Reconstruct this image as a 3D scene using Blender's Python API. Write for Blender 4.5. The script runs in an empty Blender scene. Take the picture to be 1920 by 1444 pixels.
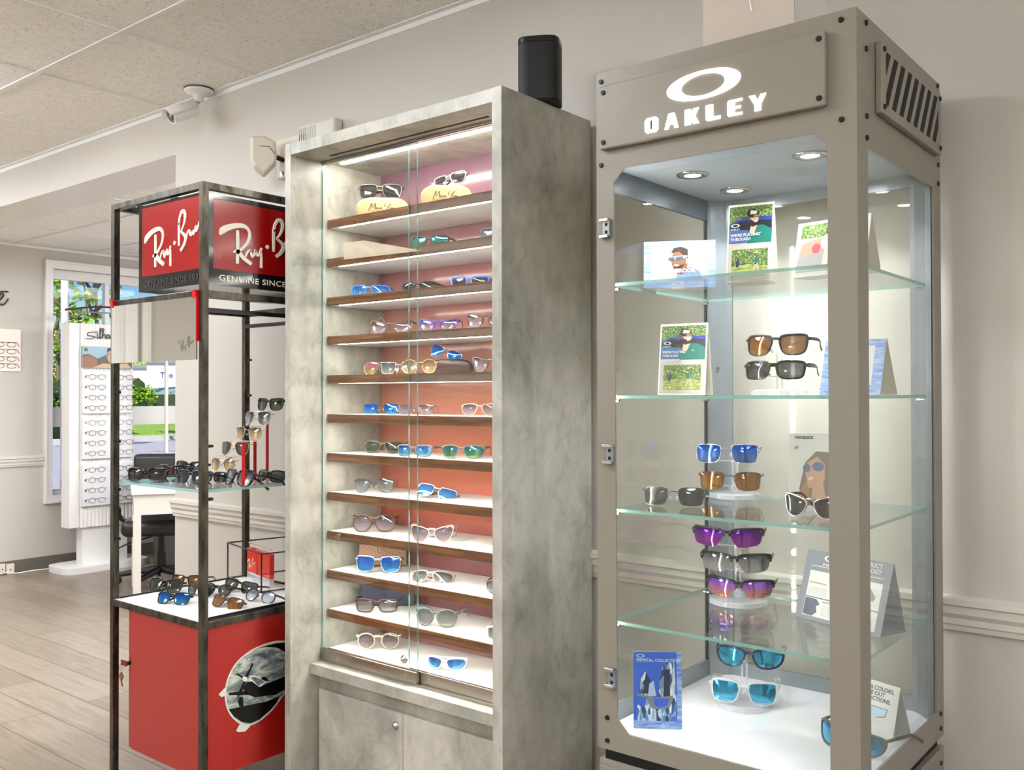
import bpy, math, random
import numpy as np
from mathutils import Vector, Matrix
random.seed(7)
SC = bpy.context.scene
COL = SC.collection

# ------------------------------------------------------------------ camera
F_PX = 1744.7
YAW, PIT, ROLL = math.radians(39.0475), math.radians(0.6075), math.radians(-0.1065)
CAM = Vector((0, 0, 1.40))
fwd = Vector((-math.sin(YAW)*math.cos(PIT), math.cos(YAW)*math.cos(PIT), math.sin(PIT)))
rgt = Vector((math.cos(YAW), math.sin(YAW), 0)); up_ = rgt.cross(fwd)
rgt2 = rgt*math.cos(ROLL) + up_*math.sin(ROLL); up2 = rgt2.cross(fwd)
cd = bpy.data.cameras.new('camera'); cam = bpy.data.objects.new('camera', cd); COL.objects.link(cam)
cam.matrix_world = Matrix((( rgt2.x, up2.x, -fwd.x, CAM.x), (rgt2.y, up2.y, -fwd.y, CAM.y), (rgt2.z, up2.z, -fwd.z, CAM.z), (0, 0, 0, 1)))
cd.sensor_fit = 'HORIZONTAL'; cd.sensor_width = 36; cd.lens = F_PX/1920*36; cd.clip_start = .05; cd.clip_end = 400
SC.camera = cam
def ray(px, py): return rgt2*(px-960) + up2*(722-py) + fwd*F_PX
def onX(px, py, X): d = ray(px, py); return CAM + d*((X-CAM.x)/d.x)
def onY(px, py, Y): d = ray(px, py); return CAM + d*((Y-CAM.y)/d.y)
def onZ(px, py, Z): d = ray(px, py); return CAM + d*((Z-CAM.z)/d.z)
def colY(px, Y, z):                      # the point of plane y=Y, height z, seen in picture column px
    p = onY(px, 740, Y)
    for _ in range(3):
        q = Vector((p.x, Y, z)) - CAM; py = 722 - F_PX*q.dot(up2)/q.dot(fwd); p = onY(px, py, Y)
    return Vector((p.x, Y, z))
def depth(p): return (Vector(p)-CAM).dot(fwd)

# ------------------------------------------------------------------ world, sun, exposure
w = bpy.data.worlds.new('world'); SC.world = w; w.use_nodes = True
nt = w.node_tree; bg = nt.nodes['Background']
sky = nt.nodes.new('ShaderNodeTexSky'); sky.sky_type = 'NISHITA'; sky.sun_elevation = math.radians(48); sky.sun_rotation = math.radians(150)
sky.sun_disc = False; sky.air_density = 1.3; sky.dust_density = .3; sky.ozone_density = 3
hs = nt.nodes.new('ShaderNodeHueSaturation'); hs.inputs['Saturation'].default_value = 2.3; hs.inputs['Hue'].default_value = .56; nt.links.new(sky.outputs[0], hs.inputs['Color']); nt.links.new(hs.outputs[0], bg.inputs[0]); bg.inputs[1].default_value = 0.085
sl = bpy.data.lights.new('sun', 'SUN'); sl.energy = 4.2; sl.angle = .01; sl.color = (1, .96, .88)
so = bpy.data.objects.new('sun', sl); COL.objects.link(so); so.rotation_euler = (math.radians(40), 0, math.radians(55))
SC.view_settings.view_transform = 'Standard'; SC.view_settings.look = 'None'; SC.view_settings.gamma = 1
SC.view_settings.exposure = 0.52; SC.view_settings.use_curve_mapping = False
SC.cycles.max_bounces = 14; SC.cycles.transparent_max_bounces = 40; SC.cycles.transmission_bounces = 10
SC.cycles.glossy_bounces = 5; SC.cycles.diffuse_bounces = 4; SC.cycles.caustics_reflective = False; SC.cycles.caustics_refractive = False
SC.cycles.sample_clamp_indirect = 6
FILL_PANEL = 22.5            # radiance of the added fill panels in the ceilings

# ------------------------------------------------------------------ materials
def lin(c):
    return tuple(((x/255)/12.92 if x/255 <= .04045 else ((x/255+.055)/1.055)**2.4) for x in c) + (1,)
MATS = {}
def mat(name, rgb=None, rough=.5, metal=0, spec=.5, coat=0, emit=0, alpha=1, trans=0, ior=1.45, sheen=0):
    if name in MATS: return MATS[name]
    m = bpy.data.materials.new(name); m.use_nodes = True; b = m.node_tree.nodes['Principled BSDF']
    c = lin(rgb)
    b.inputs['Base Color'].default_value = c; b.inputs['Roughness'].default_value = rough; b.inputs['Metallic'].default_value = metal
    b.inputs['Specular IOR Level'].default_value = spec; b.inputs['Coat Weight'].default_value = coat; b.inputs['Alpha'].default_value = alpha
    b.inputs['Transmission Weight'].default_value = trans; b.inputs['IOR'].default_value = ior if ior != 1.45 else 1.5
    if emit: b.inputs['Emission Color'].default_value = c; b.inputs['Emission Strength'].default_value = emit
    MATS[name] = m; return m
def N(m, t, **kw):
    n = m.node_tree.nodes.new(t)
    for k, v in kw.items():
        if k in n.inputs: n.inputs[k].default_value = v
        else: setattr(n, k, v)
    return n
def L(m, a, b): m.node_tree.links.new(a, b)
def ramp(m, fac, stops):
    r = N(m, 'ShaderNodeValToRGB'); e = r.color_ramp.elements
    while len(e) < len(stops): e.new(.5)
    for i, (p, c) in enumerate(stops): e[i].position = p; e[i].color = lin(c)
    L(m, fac, r.inputs[0]); return r.outputs[0]
def coords(m, scale=(1, 1, 1), rot=(0, 0, 0), kind='Object'):
    t = N(m, 'ShaderNodeTexCoord'); mp = N(m, 'ShaderNodeMapping'); mp.inputs['Scale'].default_value = scale; mp.inputs['Rotation'].default_value = rot
    L(m, t.outputs[kind], mp.inputs[0]); return mp.outputs[0]
def noise(m, vec, scale, detail=4, rough=.5, dist=0):
    n = N(m, 'ShaderNodeTexNoise'); n.inputs['Scale'].default_value = scale; n.inputs['Detail'].default_value = detail
    n.inputs['Roughness'].default_value = rough; n.inputs['Distortion'].default_value = dist; L(m, vec, n.inputs['Vector']); return n.outputs[0]
def bump(m, fac, strength, dist=.01):
    b = N(m, 'ShaderNodeBump'); b.inputs['Strength'].default_value = strength; b.inputs['Distance'].default_value = dist
    L(m, fac, b.inputs['Height']); L(m, b.outputs[0], m.node_tree.nodes['Principled BSDF'].inputs['Normal'])
def base(m): return m.node_tree.nodes['Principled BSDF'].inputs['Base Color']
def mixc(m, fac, a, b, mode='MIX'):
    x = N(m, 'ShaderNodeMix', data_type='RGBA', blend_type=mode)
    for s, v in ((0, fac), (6, a), (7, b)):
        if hasattr(v, 'node'): L(m, v, x.inputs[s])
        else: x.inputs[s].default_value = v
    return x.outputs[2]

wall = mat('painted_wall', (206, 200, 189), .55)
L(wall, ramp(wall, noise(wall, coords(wall), 1.3, 2), [(.3, (194, 189, 179)), (.7, (199, 194, 185))]), base(wall)); bump(wall, noise(wall, coords(wall), 260, 2), .05, .002)
soffit = mat('gloss_painted_soffit', (234, 230, 222), .24)
white = mat('white_paint', (238, 236, 232), .4)
trimw = mat('trim_paint', (214, 210, 201), .4)
tile = mat('acoustic_ceiling_tile', (244, 242, 237), .85)
c_ = coords(tile, (1, 1, 1)); n1 = noise(tile, c_, 105, 2.5, .55, 2.2); n2 = noise(tile, c_, 30, 3, .6, .4); n3 = noise(tile, c_, 420, 1)
r1 = ramp(tile, n1, [(.345, (158, 150, 142)), (.375, (254, 253, 251))]); r2 = ramp(tile, n2, [(.3, (246, 244, 241)), (.6, (254, 253, 251))])
r3 = ramp(tile, n3, [(.20, (120, 110, 100)), (.27, (255, 255, 255))])
L(tile, mixc(tile, 1.0, mixc(tile, 1.0, r1, r2, 'MULTIPLY'), r3, 'MULTIPLY'), base(tile)); bump(tile, n1, .3, .003)
tbar = mat('ceiling_grid_metal', (238, 238, 236), .45)
# floor: light oak planks running along x
oak = mat('light_oak_planks', (200, 180, 155), .3, spec=.6)
c_ = coords(oak); bk = N(oak, 'ShaderNodeTexBrick'); bk.offset = .37; bk.inputs['Scale'].default_value = 1; bk.inputs['Brick Width'].default_value = 1.4
bk.inputs['Row Height'].default_value = .19; bk.inputs['Mortar Size'].default_value = .0022; bk.inputs['Mortar Smooth'].default_value = .1
bk.inputs['Color1'].default_value = (.3, .3, .3, 1); bk.inputs['Color2'].default_value = (.75, .75, .75, 1); bk.inputs['Mortar'].default_value = (0, 0, 0, 1); L(oak, c_, bk.inputs['Vector'])
gr = noise(oak, coords(oak, (1.2, 14, 1)), 3, 6, .6, .6)
cc = ramp(oak, gr, [(.3, (130, 118, 101)), (.5, (147, 135, 119)), (.75, (158, 147, 133))])
tint = ramp(oak, bk.outputs[0], [(0, (120, 105, 90)), (.08, (206, 196, 184)), (.3, (226, 219, 209)), (.75, (255, 252, 247))])
L(oak, mixc(oak, 1.0, cc, tint, 'MULTIPLY'), base(oak)); bump(oak, bk.outputs[1], -.15, .002)
# grey concrete-look laminate
conc = mat('concrete_laminate', (165, 160, 148), .42)
c_ = coords(conc, (1.1, 1.1, .9)); a1 = noise(conc, c_, 3.2, 8, .62, .5); a2 = noise(conc, c_, 14, 6, .7, .8); a3 = noise(conc, coords(conc, (26, 26, 11)), 1, 3)
b1 = ramp(conc, a1, [(.33, (146, 148, 138)), (.46, (176, 174, 164)), (.56, (192, 189, 179)), (.7, (204, 200, 191))])
b2 = ramp(conc, a2, [(.3, (214, 214, 208)), (.5, (255, 255, 255))]); b3 = ramp(conc, a3, [(.3, (238, 238, 234)), (.6, (255, 255, 255))])
L(conc, mixc(conc, 1.0, mixc(conc, .75, b1, b2, 'MULTIPLY'), b3, 'MULTIPLY'), base(conc))
walnut = mat('walnut_edge', (120, 80, 50), .35, coat=.3)
wn = noise(walnut, coords(walnut, (1.6, 12, 38)), 2.2, 6, .6, 1.0)
L(walnut, ramp(walnut, wn, [(.28, (62, 35, 17)), (.45, (110, 70, 38)), (.6, (134, 89, 52)), (.78, (152, 106, 66))]), base(walnut))
shelfw = mat('white_shelf_laminate', (236, 234, 230), .35)
steel = mat('raw_blackened_steel', (112, 106, 94), .34, metal=.9)
sn = noise(steel, coords(steel, (6, 6, 2)), 5, 5, .6)
L(steel, ramp(steel, sn, [(.35, (58, 53, 45)), (.6, (102, 97, 88))]), base(steel))
black = mat('black_plastic', (14, 14, 15), .4)
gblack = mat('gloss_black_acrylic', (5, 5, 8), .12, ior=1.8)
red = mat('red_gloss_panel', (140, 2, 3), .2, ior=1.6)
redm = mat('red_satin_door', (160, 8, 4), .36, ior=1.8)
rod = mat('red_rod', (190, 8, 22), .25)
lett = mat('pale_letter', (226, 222, 206), .3)
taupe = mat('taupe_powder_coat', (141, 135, 123), .36, spec=.45)
bump(taupe, noise(taupe, coords(taupe), 500, 1), .04, .001)
dtaupe = mat('dark_slot', (6, 6, 7), .7)
alu = mat('grey_aluminium', (148, 156, 160), .35, metal=.55)
chrome = mat('chrome', (205, 203, 198), .12, metal=1)
nickel = mat('brushed_nickel', (180, 172, 160), .28, metal=1)
gfloor = mat('gloss_white_laminate', (232, 232, 236), .07, spec=.6)
greypanel = mat('blue_grey_panel', (168, 178, 190), .4)
mirror = mat('mirror_glass', (232, 232, 226), .01, metal=1)
kick = mat('grey_vinyl_baseboard', (104, 98, 88), .5)
ivory = mat('ivory_plastic', (224, 217, 200), .4)
leather = mat('black_leather', (38, 38, 38), .33)
led = mat('led_strip_glow', (255, 252, 244), emit=55)
led2 = mat('lit_letter', (255, 255, 253), emit=2.2)
spotm = mat('spot_lamp_glow', (246, 250, 255), emit=60)
panelm = mat('fill_panel_glow', (246, 249, 255), emit=FILL_PANEL)  # glow of the unseen panels added as fill light
tan = mat('tan_case', (205, 172, 124), .4)
def glassmat(name, tint=(250, 253, 252), refl=1.0, rough=.0, ior=1.45):
    if name in MATS: return MATS[name]
    m = bpy.data.materials.new(name); m.use_nodes = True; t = m.node_tree; t.nodes.clear()
    o = t.nodes.new('ShaderNodeOutputMaterial'); mx = t.nodes.new('ShaderNodeMixShader'); tr = t.nodes.new('ShaderNodeBsdfTransparent'); gl = t.nodes.new('ShaderNodeBsdfGlossy')
    fr = t.nodes.new('ShaderNodeFresnel'); ge = t.nodes.new('ShaderNodeNewGeometry'); im = t.nodes.new('ShaderNodeMapRange'); im.inputs['To Min'].default_value = ior; im.inputs['To Max'].default_value = 1/ior; t.links.new(ge.outputs['Backfacing'], im.inputs[0]); t.links.new(im.outputs[0], fr.inputs[0]); mu = t.nodes.new('ShaderNodeMath'); mu.operation = 'MULTIPLY'; mu.inputs[1].default_value = refl
    tr.inputs[0].default_value = lin(tint); gl.inputs['Roughness'].default_value = rough
    t.links.new(fr.outputs[0], mu.inputs[0]); t.links.new(mu.outputs[0], mx.inputs[0]); t.links.new(tr.outputs[0], mx.inputs[1]); t.links.new(gl.outputs[0], mx.inputs[2]); t.links.new(mx.outputs[0], o.inputs[0])
    MATS[name] = m; return m
pane = glassmat('clear_glass', (254, 255, 254), .8)
shglass = glassmat('shelf_glass', (253, 254, 254), .9)
acry = glassmat('clear_acrylic', (240, 242, 246), 1.6)
frost = mat('frosted_acrylic', (244, 246, 250), .25, alpha=.45)
gedge = mat('green_glass_edge', (138, 190, 180), .15, alpha=.85, emit=0)
pedge = mat('teal_glass_edge', (92, 140, 136), .12, alpha=.85)
# the coloured back panel of the tall cabinet: plum over rose, coral, then deep wine
grad = mat('gradient_back_panel', (200, 100, 90), .12)
tc = N(grad, 'ShaderNodeTexCoord'); sp = N(grad, 'ShaderNodeSeparateXYZ'); L(grad, tc.outputs['Object'], sp.inputs[0])
mr = N(grad, 'ShaderNodeMapRange'); mr.inputs['From Min'].default_value = .5; mr.inputs['From Max'].default_value = 2.2; L(grad, sp.outputs[2], mr.inputs[0])
L(grad, ramp(grad, mr.outputs[0], [(0, (150, 100, 100)), (.1, (112, 58, 66)), (.24, (138, 72, 72)), (.30, (204, 108, 84)), (.42, (208, 126, 98)), (.58, (202, 142, 124)), (.75, (186, 128, 126)), (.9, (150, 108, 118)), (1, (130, 94, 112))]), base(grad))

# ------------------------------------------------------------------ mesh helpers
class MB:
    def __init__(s): s.v = []; s.f = []; s.mi = []; s.ms = []
    def m(s, mt):
        if mt not in s.ms: s.ms.append(mt)
        return s.ms.index(mt)
    def add(s, vs, fs, mt):
        o = len(s.v); s.v += [tuple(v) for v in vs]; k = s.m(mt)
        s.f += [tuple(i+o for i in f) for f in fs]; s.mi += [k]*len(fs); return s
    def box(s, x0, x1, y0, y1, z0, z1, mt):
        v = [(x, y, z) for z in (z0, z1) for y in (y0, y1) for x in (x0, x1)]
        return s.add(v, [(0, 2, 3, 1), (4, 5, 7, 6), (0, 1, 5, 4), (2, 6, 7, 3), (0, 4, 6, 2), (1, 3, 7, 5)], mt)
    def plate(s, x0, x1, y0, y1, z0, z1, mt, em, axis='z'):          # a pane with a differently coloured edge
        v = [(x, y, z) for z in (z0, z1) for y in (y0, y1) for x in (x0, x1)]
        F = {'z': [(0, 2, 3, 1), (4, 5, 7, 6)], 'y': [(0, 1, 5, 4), (2, 6, 7, 3)], 'x': [(0, 4, 6, 2), (1, 3, 7, 5)]}
        big = F[axis]; rest = [f for a in F for f in F[a] if a != axis]
        s.add(v, big, mt); return s.add(v, rest, em)
    def prism(s, pts, d0, d1, mt, axis='y'):                          # polygon extruded along an axis
        n = len(pts)
        def P(a, b, d): return {'y': (a, d, b), 'x': (d, a, b), 'z': (a, b, d)}[axis]
        v = [P(a, b, d0) for a, b in pts] + [P(a, b, d1) for a, b in pts]
        fs = [tuple(range(n)), tuple(range(2*n-1, n-1, -1))] + [(i, i+n, (i+1) % n+n, (i+1) % n) for i in range(n)]
        return s.add(v, fs, mt)
    def cyl(s, p, q, r, mt, n=16, r2=None):
        p, q = Vector(p), Vector(q); r2 = r if r2 is None else r2; d = (q-p).normalized()
        a = d.orthogonal().normalized(); b = d.cross(a)
        v = [p+(a*math.cos(t)+b*math.sin(t))*r for t in [2*math.pi*i/n for i in range(n)]] + [q+(a*math.cos(t)+b*math.sin(t))*r2 for t in [2*math.pi*i/n for i in range(n)]]
        return s.add(v, [tuple(range(n-1, -1, -1)), tuple(range(n, 2*n))] + [(i, (i+1) % n, (i+1) % n+n, i+n) for i in range(n)], mt)
    def tube(s, pts, r, mt, n=8, closed=False, flat=1.0, up=None):     # swept tube; r may be a list; flat squashes the section along 'up'
        pts = [Vector(p) for p in pts]; k = len(pts); rs = r if isinstance(r, (list, tuple)) else [r]*k; v = []
        U = Vector(up) if up else None; prev = None
        for i, p in enumerate(pts):
            t = ((pts[(i+1) % k] if (closed or i < k-1) else p) - (pts[i-1] if (closed or i) else p)).normalized()
            if U is not None: a = U - t*U.dot(t); a = a.normalized() if a.length > 1e-6 else t.orthogonal().normalized()
            elif prev is not None: a = (prev - t*prev.dot(t)); a = a.normalized() if a.length > 1e-6 else t.orthogonal().normalized()
            else: a = t.orthogonal().normalized()
            prev = a; b = t.cross(a)
            v += [p + a*(rs[i]*flat*math.cos(h)) + b*(rs[i]*math.sin(h)) for h in [2*math.pi*j/n for j in range(n)]]
        fs = [(i*n+j, i*n+(j+1) % n, ((i+1) % k)*n+(j+1) % n, ((i+1) % k)*n+j) for i in range(k if closed else k-1) for j in range(n)]
        if not closed: fs += [tuple(range(n-1, -1, -1)), tuple(range((k-1)*n, k*n))]
        return s.add(v, fs, mt)
    def lathe(s, prof, mt, c=(0, 0, 0), n=24, axis='z'):               # profile of (radius, height)
        k = len(prof); v = []
        for r, h in prof:
            for j in range(n):
                a = 2*math.pi*j/n; x, y = r*math.cos(a), r*math.sin(a)
                q = {'z': (x, y, h), 'y': (x, h, y), 'x': (h, x, y)}[axis]; v.append(tuple(q[i]+c[i] for i in range(3)))
        return s.add(v, [(i*n+j, i*n+(j+1) % n, (i+1)*n+(j+1) % n, (i+1)*n+j) for i in range(k-1) for j in range(n)], mt)
    def ribbon(s, pts, ws, fn, d0, d1, mt):                            # flat brush stroke given in (u,v), placed by fn(u,v,d)
        P = [Vector(p) for p in pts]; k = len(P); A = []; B = []
        for i in range(k):
            t = (P[min(i+1, k-1)]-P[max(i-1, 0)]).normalized(); nn = Vector((-t.y, t.x)); wd = ws[i] if isinstance(ws, (list, tuple)) else ws
            A.append(P[i]+nn*wd/2); B.append(P[i]-nn*wd/2)
        v = [fn(a.x, a.y, d) for d in (d0, d1) for a in A] + [fn(b.x, b.y, d) for d in (d0, d1) for b in B]
        fs = []
        for i in range(k-1):
            a0, a1, b0, b1 = i, k+i, 2*k+i, 3*k+i
            fs += [(a0, a0+1, b0+1, b0), (a1, b1, b1+1, a1+1), (a0, a1, a1+1, a0+1), (b0, b0+1, b1+1, b1)]
        fs += [(0, 2*k, 3*k, k), (k-1, 2*k-1, 4*k-1, 3*k-1)]
        return s.add(v, fs, mt)
    def build(s, name, parent=None, smooth=False, bevel=0, M=None, origin=None, **props):
        me = bpy.data.meshes.new(name); vs = s.v
        if M is not None: vs = [M @ Vector(v) for v in vs]
        if origin is not None: vs = [Vector(v)-Vector(origin) for v in vs]
        me.from_pydata([tuple(v) for v in vs], [], s.f)
        for mt in s.ms: me.materials.append(mt)
        me.polygons.foreach_set('material_index', s.mi)
        if smooth: me.polygons.foreach_set('use_smooth', [True]*len(me.polygons))
        me.update(); o = bpy.data.objects.new(name, me); COL.objects.link(o)
        if origin is not None: o.location = origin
        if parent is not None: o.parent = parent
        if bevel:
            b = o.modifiers.new('bevel', 'BEVEL'); b.width = bevel; b.segments = 2; b.limit_method = 'ANGLE'; b.angle_limit = .6
        for k, v_ in props.items(): o[k] = v_
        return o
def smooth_line(P, n=6, closed=False):                                  # Catmull-Rom through points
    P = [Vector(p) for p in P]; k = len(P); out = []
    for i in range(k if closed else k-1):
        p0 = P[(i-1) % k] if closed or i else P[0]; p1 = P[i]; p2 = P[(i+1) % k]; p3 = P[(i+2) % k] if closed or i+2 < k else P[-1]
        for j in range(n):
            t = j/n; out.append(.5*((2*p1)+(p2-p0)*t+(2*p0-5*p1+4*p2-p3)*t*t+(3*p1-p0-3*p2+p3)*t**3))
    if not closed: out.append(P[-1])
    return out
def thing(name, label, cat, loc=(0, 0, 0), rz=0, group=None, rx=0, ry=0):
    o = bpy.data.objects.new(name, None); COL.objects.link(o); o.location = loc; o.rotation_euler = (rx, ry, rz)
    o['label'] = label; o['category'] = cat; o.empty_display_size = .05
    if group: o['group'] = group
    return o
def tag(o, label, cat, group=None):
    o['label'] = label; o['category'] = cat
    if group: o['group'] = group
    return o
def struct(mb, name, **k): return mb.build(name, kind='structure', **k)
TEXT = {}
def text(body, size, fn, mt, mb=None, d=.0004, align='LEFT', bold=0, spacing=1.0):   # letters laid into a mesh through fn(u,v,d)
    key = (body, align, bold, spacing)
    if key not in TEXT:
        cu = bpy.data.curves.new('lettering', 'FONT'); cu.body = body; cu.size = 1; cu.align_x = align; cu.offset = bold; cu.resolution_u = 3; cu.space_character = spacing
        o = bpy.data.objects.new('lettering', cu); me = bpy.data.meshes.new_from_object(o)
        TEXT[key] = ([tuple(v.co) for v in me.vertices], [tuple(p.vertices) for p in me.polygons]); bpy.data.objects.remove(o); bpy.data.curves.remove(cu); bpy.data.meshes.remove(me)
    v, f = TEXT[key]; mb = mb or MB()
    mb.add([fn(p[0]*size, p[1]*size, d) for p in v], f, mt); return mb

# ------------------------------------------------------------------ room shell
XW, YB, YB2 = -7.7, 2.40, 2.713
CZ, CZ2 = 2.765, 2.605
struct(MB().box(-7.8, 2.7, -3.6, 6.1, -.12, 0, oak), 'floor')
# near wall with its wide opening on the left; header with a glossy underside
m = MB().box(-3.985, 2.6, YB, YB2, 0, CZ, wall); m.box(XW, -3.985, YB, YB2, 2.54, CZ, wall); struct(m, 'wall_back')
struct(MB().box(XW, -3.985, YB+.001, YB2-.001, 2.537, 2.5395, soffit), 'trim_1')
struct(MB().box(2.6, 2.7, -3.6, 6.1, 0, CZ+.1, wall), 'wall_right')
struct(MB().box(-7.8, 2.7, -3.6, -3.5, 0, CZ+.1, wall), 'wall_front')
struct(MB().box(-7.8, 2.6, 6.0, 6.1, 0, CZ+.1, wall), 'wall_far')
# left wall with window openings (y ranges)
W1 = (3.53, 5.35, .59, 2.44); W2 = (-.98, .62, .59, 2.44)
m = MB(); ys = [-3.5, W2[0], W2[1], W1[0], W1[1], 6.0]
for a, b, solid in zip(ys, ys[1:], (1, 0, 1, 0, 1)):
    if solid: m.box(-7.85, XW, a, b, 0, CZ, wall)
    else: m.box(-7.85, XW, a, b, 0, .59, wall); m.box(-7.85, XW, a, b, 2.44, CZ, wall)
struct(m, 'wall_left')
m = MB().box(-3.985+.8, 2.6, YB2, YB2+.02, 0, .01, wall)
# ceilings
struct(MB().box(XW, 2.6, -3.5, YB, CZ, CZ+.1, tile), 'ceiling')
struct(MB().box(XW, 2.6, YB2, 6.0, CZ2, CZ2+.1, tile), 'ceiling_room_beyond')
m = MB(); hb = .012
xs = [-3.323-.703*k for k in range(-8, 7)]
ysg = [1.778-.703*k for k in range(0, 8)]
for x in xs: m.box(x-hb, x+hb, -3.5, YB-.03, CZ-.004, CZ-.0005, tbar)
for i, y in enumerate(ysg): m.box(XW, 2.6, y-hb, y+hb, CZ-.006, CZ-.001, tbar)
m.box(XW, 2.6, YB-.026, YB-.0005, CZ-.006, CZ-.001, tbar); m.box(XW, 2.6, YB-.003, YB-.0005, CZ-.025, CZ-.006, tbar)
struct(m, 'trim_2')
m = MB()
for k in range(-5, 10): x = -4.78-.69*k; (m.box(x-hb, x+hb, YB2+.001, 5.99, CZ2-.004, CZ2-.0005, tbar) if XW < x < 2.6 else None)
for k in range(5): y = 3.22+.61*k; m.box(XW, 2.6, y-hb, y+hb, CZ2-.006, CZ2-.001, tbar)
m.box(XW+.0005, XW+.025, YB2, 6.0, CZ2-.02, CZ2-.001, tbar)
struct(m, 'trim_3')
# chair rails: stepped moulding profile
def rail(name, a, b, y=None, x=None, sgn=1):
    prof = [(0, 0), (.012, 0), (.014, .012), (.018, .016), (.018, .030), (.026, .042), (.026, .060), (.034, .064), (.034, .078), (0, .082)]
    m = MB()
    if y is not None: m.prism([(y-p, .838+q) for p, q in prof], a, b, trimw, 'x')
    else:
        v = [(x+p, a, .838+q) for p, q in prof]+[(x+p, b, .838+q) for p, q in prof]; n = len(prof)
        m.add(v, [tuple(range(n-1, -1, -1)), tuple(range(n, 2*n))]+[(i, (i+1) % n, (i+1) % n+n, i+n) for i in range(n)], trimw)
    return struct(m, name)
rail('trim_4', -3.985, 2.6, y=YB); rail('trim_5', .69, 3.466, x=XW); rail('trim_6', -3.5, -1.05, x=XW)
struct(MB().box(-3.985, 2.6, YB-.008, YB, 0, .10, kick), 'baseboard_back')
struct(MB().box(XW, XW+.008, -3.5, 5.99, 0, .10, kick), 'baseboard_left')
# windows in the left wall
def window(n, W, mull):
    y0, y1, z0, z1 = W; m = MB(); c = .064; cx = XW+.022
    for a, b, e, f in ((y0-c, y1+c, z1, z1+c), (y0-c, y1+c, z0-c, z0), (y0-c, y0, z0, z1), (y1, y1+c, z0, z1)): m.box(XW, cx, a, b, e, f, white)
    for a, b, e, f in ((y0-c, y1+c, z1+c-.016, z1+c), (y0-c, y1+c, z0-c, z0-c+.016), (y0-c, y0-c+.016, z0-c+.016, z1+c-.016), (y1+c-.016, y1+c, z0-c+.016, z1+c-.016)): m.box(cx, cx+.012, a, b, e, f, white)
    o = struct(m, 'window_%d' % n)
    m = MB(); fw = .03; zt = z1-.075
    m.box(-7.80, -7.745, y0, y1, zt, z1, white); m.box(-7.80, -7.745, y0, y1, z0, z0+.035, white)
    m.box(-7.80, -7.745, y0, y0+.012, z0, zt, white); m.box(-7.80, -7.745, y1-fw, y1, z0, zt, white)
    for q in mull: m.box(-7.80, -7.745, q-.018, q+.018, z0, zt, white)
    m.build('window_frame', o)
    m = MB().box(-7.79, -7.75, y0+.012, y1-fw, 1.143, 1.305, white); m.build('transom_board', o)
    MB().box(-7.776, -7.770, y0, y1, z0, zt, glassmat('window_glass', (250, 253, 252), .15)).build('window_pane', o)
    return o
window(1, W1, (4.02, 4.75)); w2_ = window(2, W2, (-.2,)); m = MB()
for i in range(13): a = W2[0]+.02+i*.125; m.prism([(XW-.03, a), (XW-.012, a+.02), (XW-.006, a+.06), (XW-.012, a+.10), (XW-.03, a+.125)][::1]+[(XW-.031, a+.125), (XW-.013, a+.10), (XW-.007, a+.06), (XW-.013, a+.02), (XW-.031, a)], .62, 2.42, mat('blind_fabric', (246, 246, 244), .6), 'z')
m.build('vertical_blind', w2_)

# unseen fill panels added in the ceilings to light both rooms
def fill_panel(x, y, z, lab, sx=.34, sy=.33, e=panelm):
    t = thing('fill_light_panel', lab, 'fill light', (x, y, z-.012), group='added fill light panels in the ceiling')
    m = MB()
    for a, b, c, d in ((-sx-.02, sx+.02, -sy-.02, -sy), (-sx-.02, sx+.02, sy, sy+.02), (-sx-.02, -sx, -sy, sy), (sx, sx+.02, -sy, sy)): m.box(a, b, c, d, -.004, .004, tbar)
    m.build('light_frame', t); MB().box(-sx+.01, sx-.01, -sy+.01, sy-.01, -.055, -.0045, e).build('diffuser', t, bevel=.01)  # glowing box hangs low so its sides brighten the ceiling too
LAB = ['nearest above the red sign stand', 'in the middle of the sales floor', 'closest to the wall opening', 'next to the blind-covered side window', 'far back at the left rear', 'far back behind the viewpoint', 'nearest the right end of the back wall', 'nearest the right side wall']
gl = 'square white fill panel added unseen in the shop ceiling, %s'
for x, y in ((-2.40, .72), (-4.38, -2.09), (-4.55, 1.08), (-6.49, 1.43), (-5.08, -2.8), (-.87, -2.8), (1.24, .02), (1.94, -1.39)): fill_panel(x, y, CZ, gl % LAB.pop(0))
for x, y, q in ((-4.43, 3.52, 'just behind the wall opening'), (-3.0, 5.3, 'in the far right corner'), (-5.2, 5.2, 'nearest the far wall'), (-4.43, 4.75, 'in the middle of that ceiling')): fill_panel(x, y, CZ2, 'square fill panel added unseen over the room beyond, %s' % q)  # hidden panels added to brighten the far room's wall and floor

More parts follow.
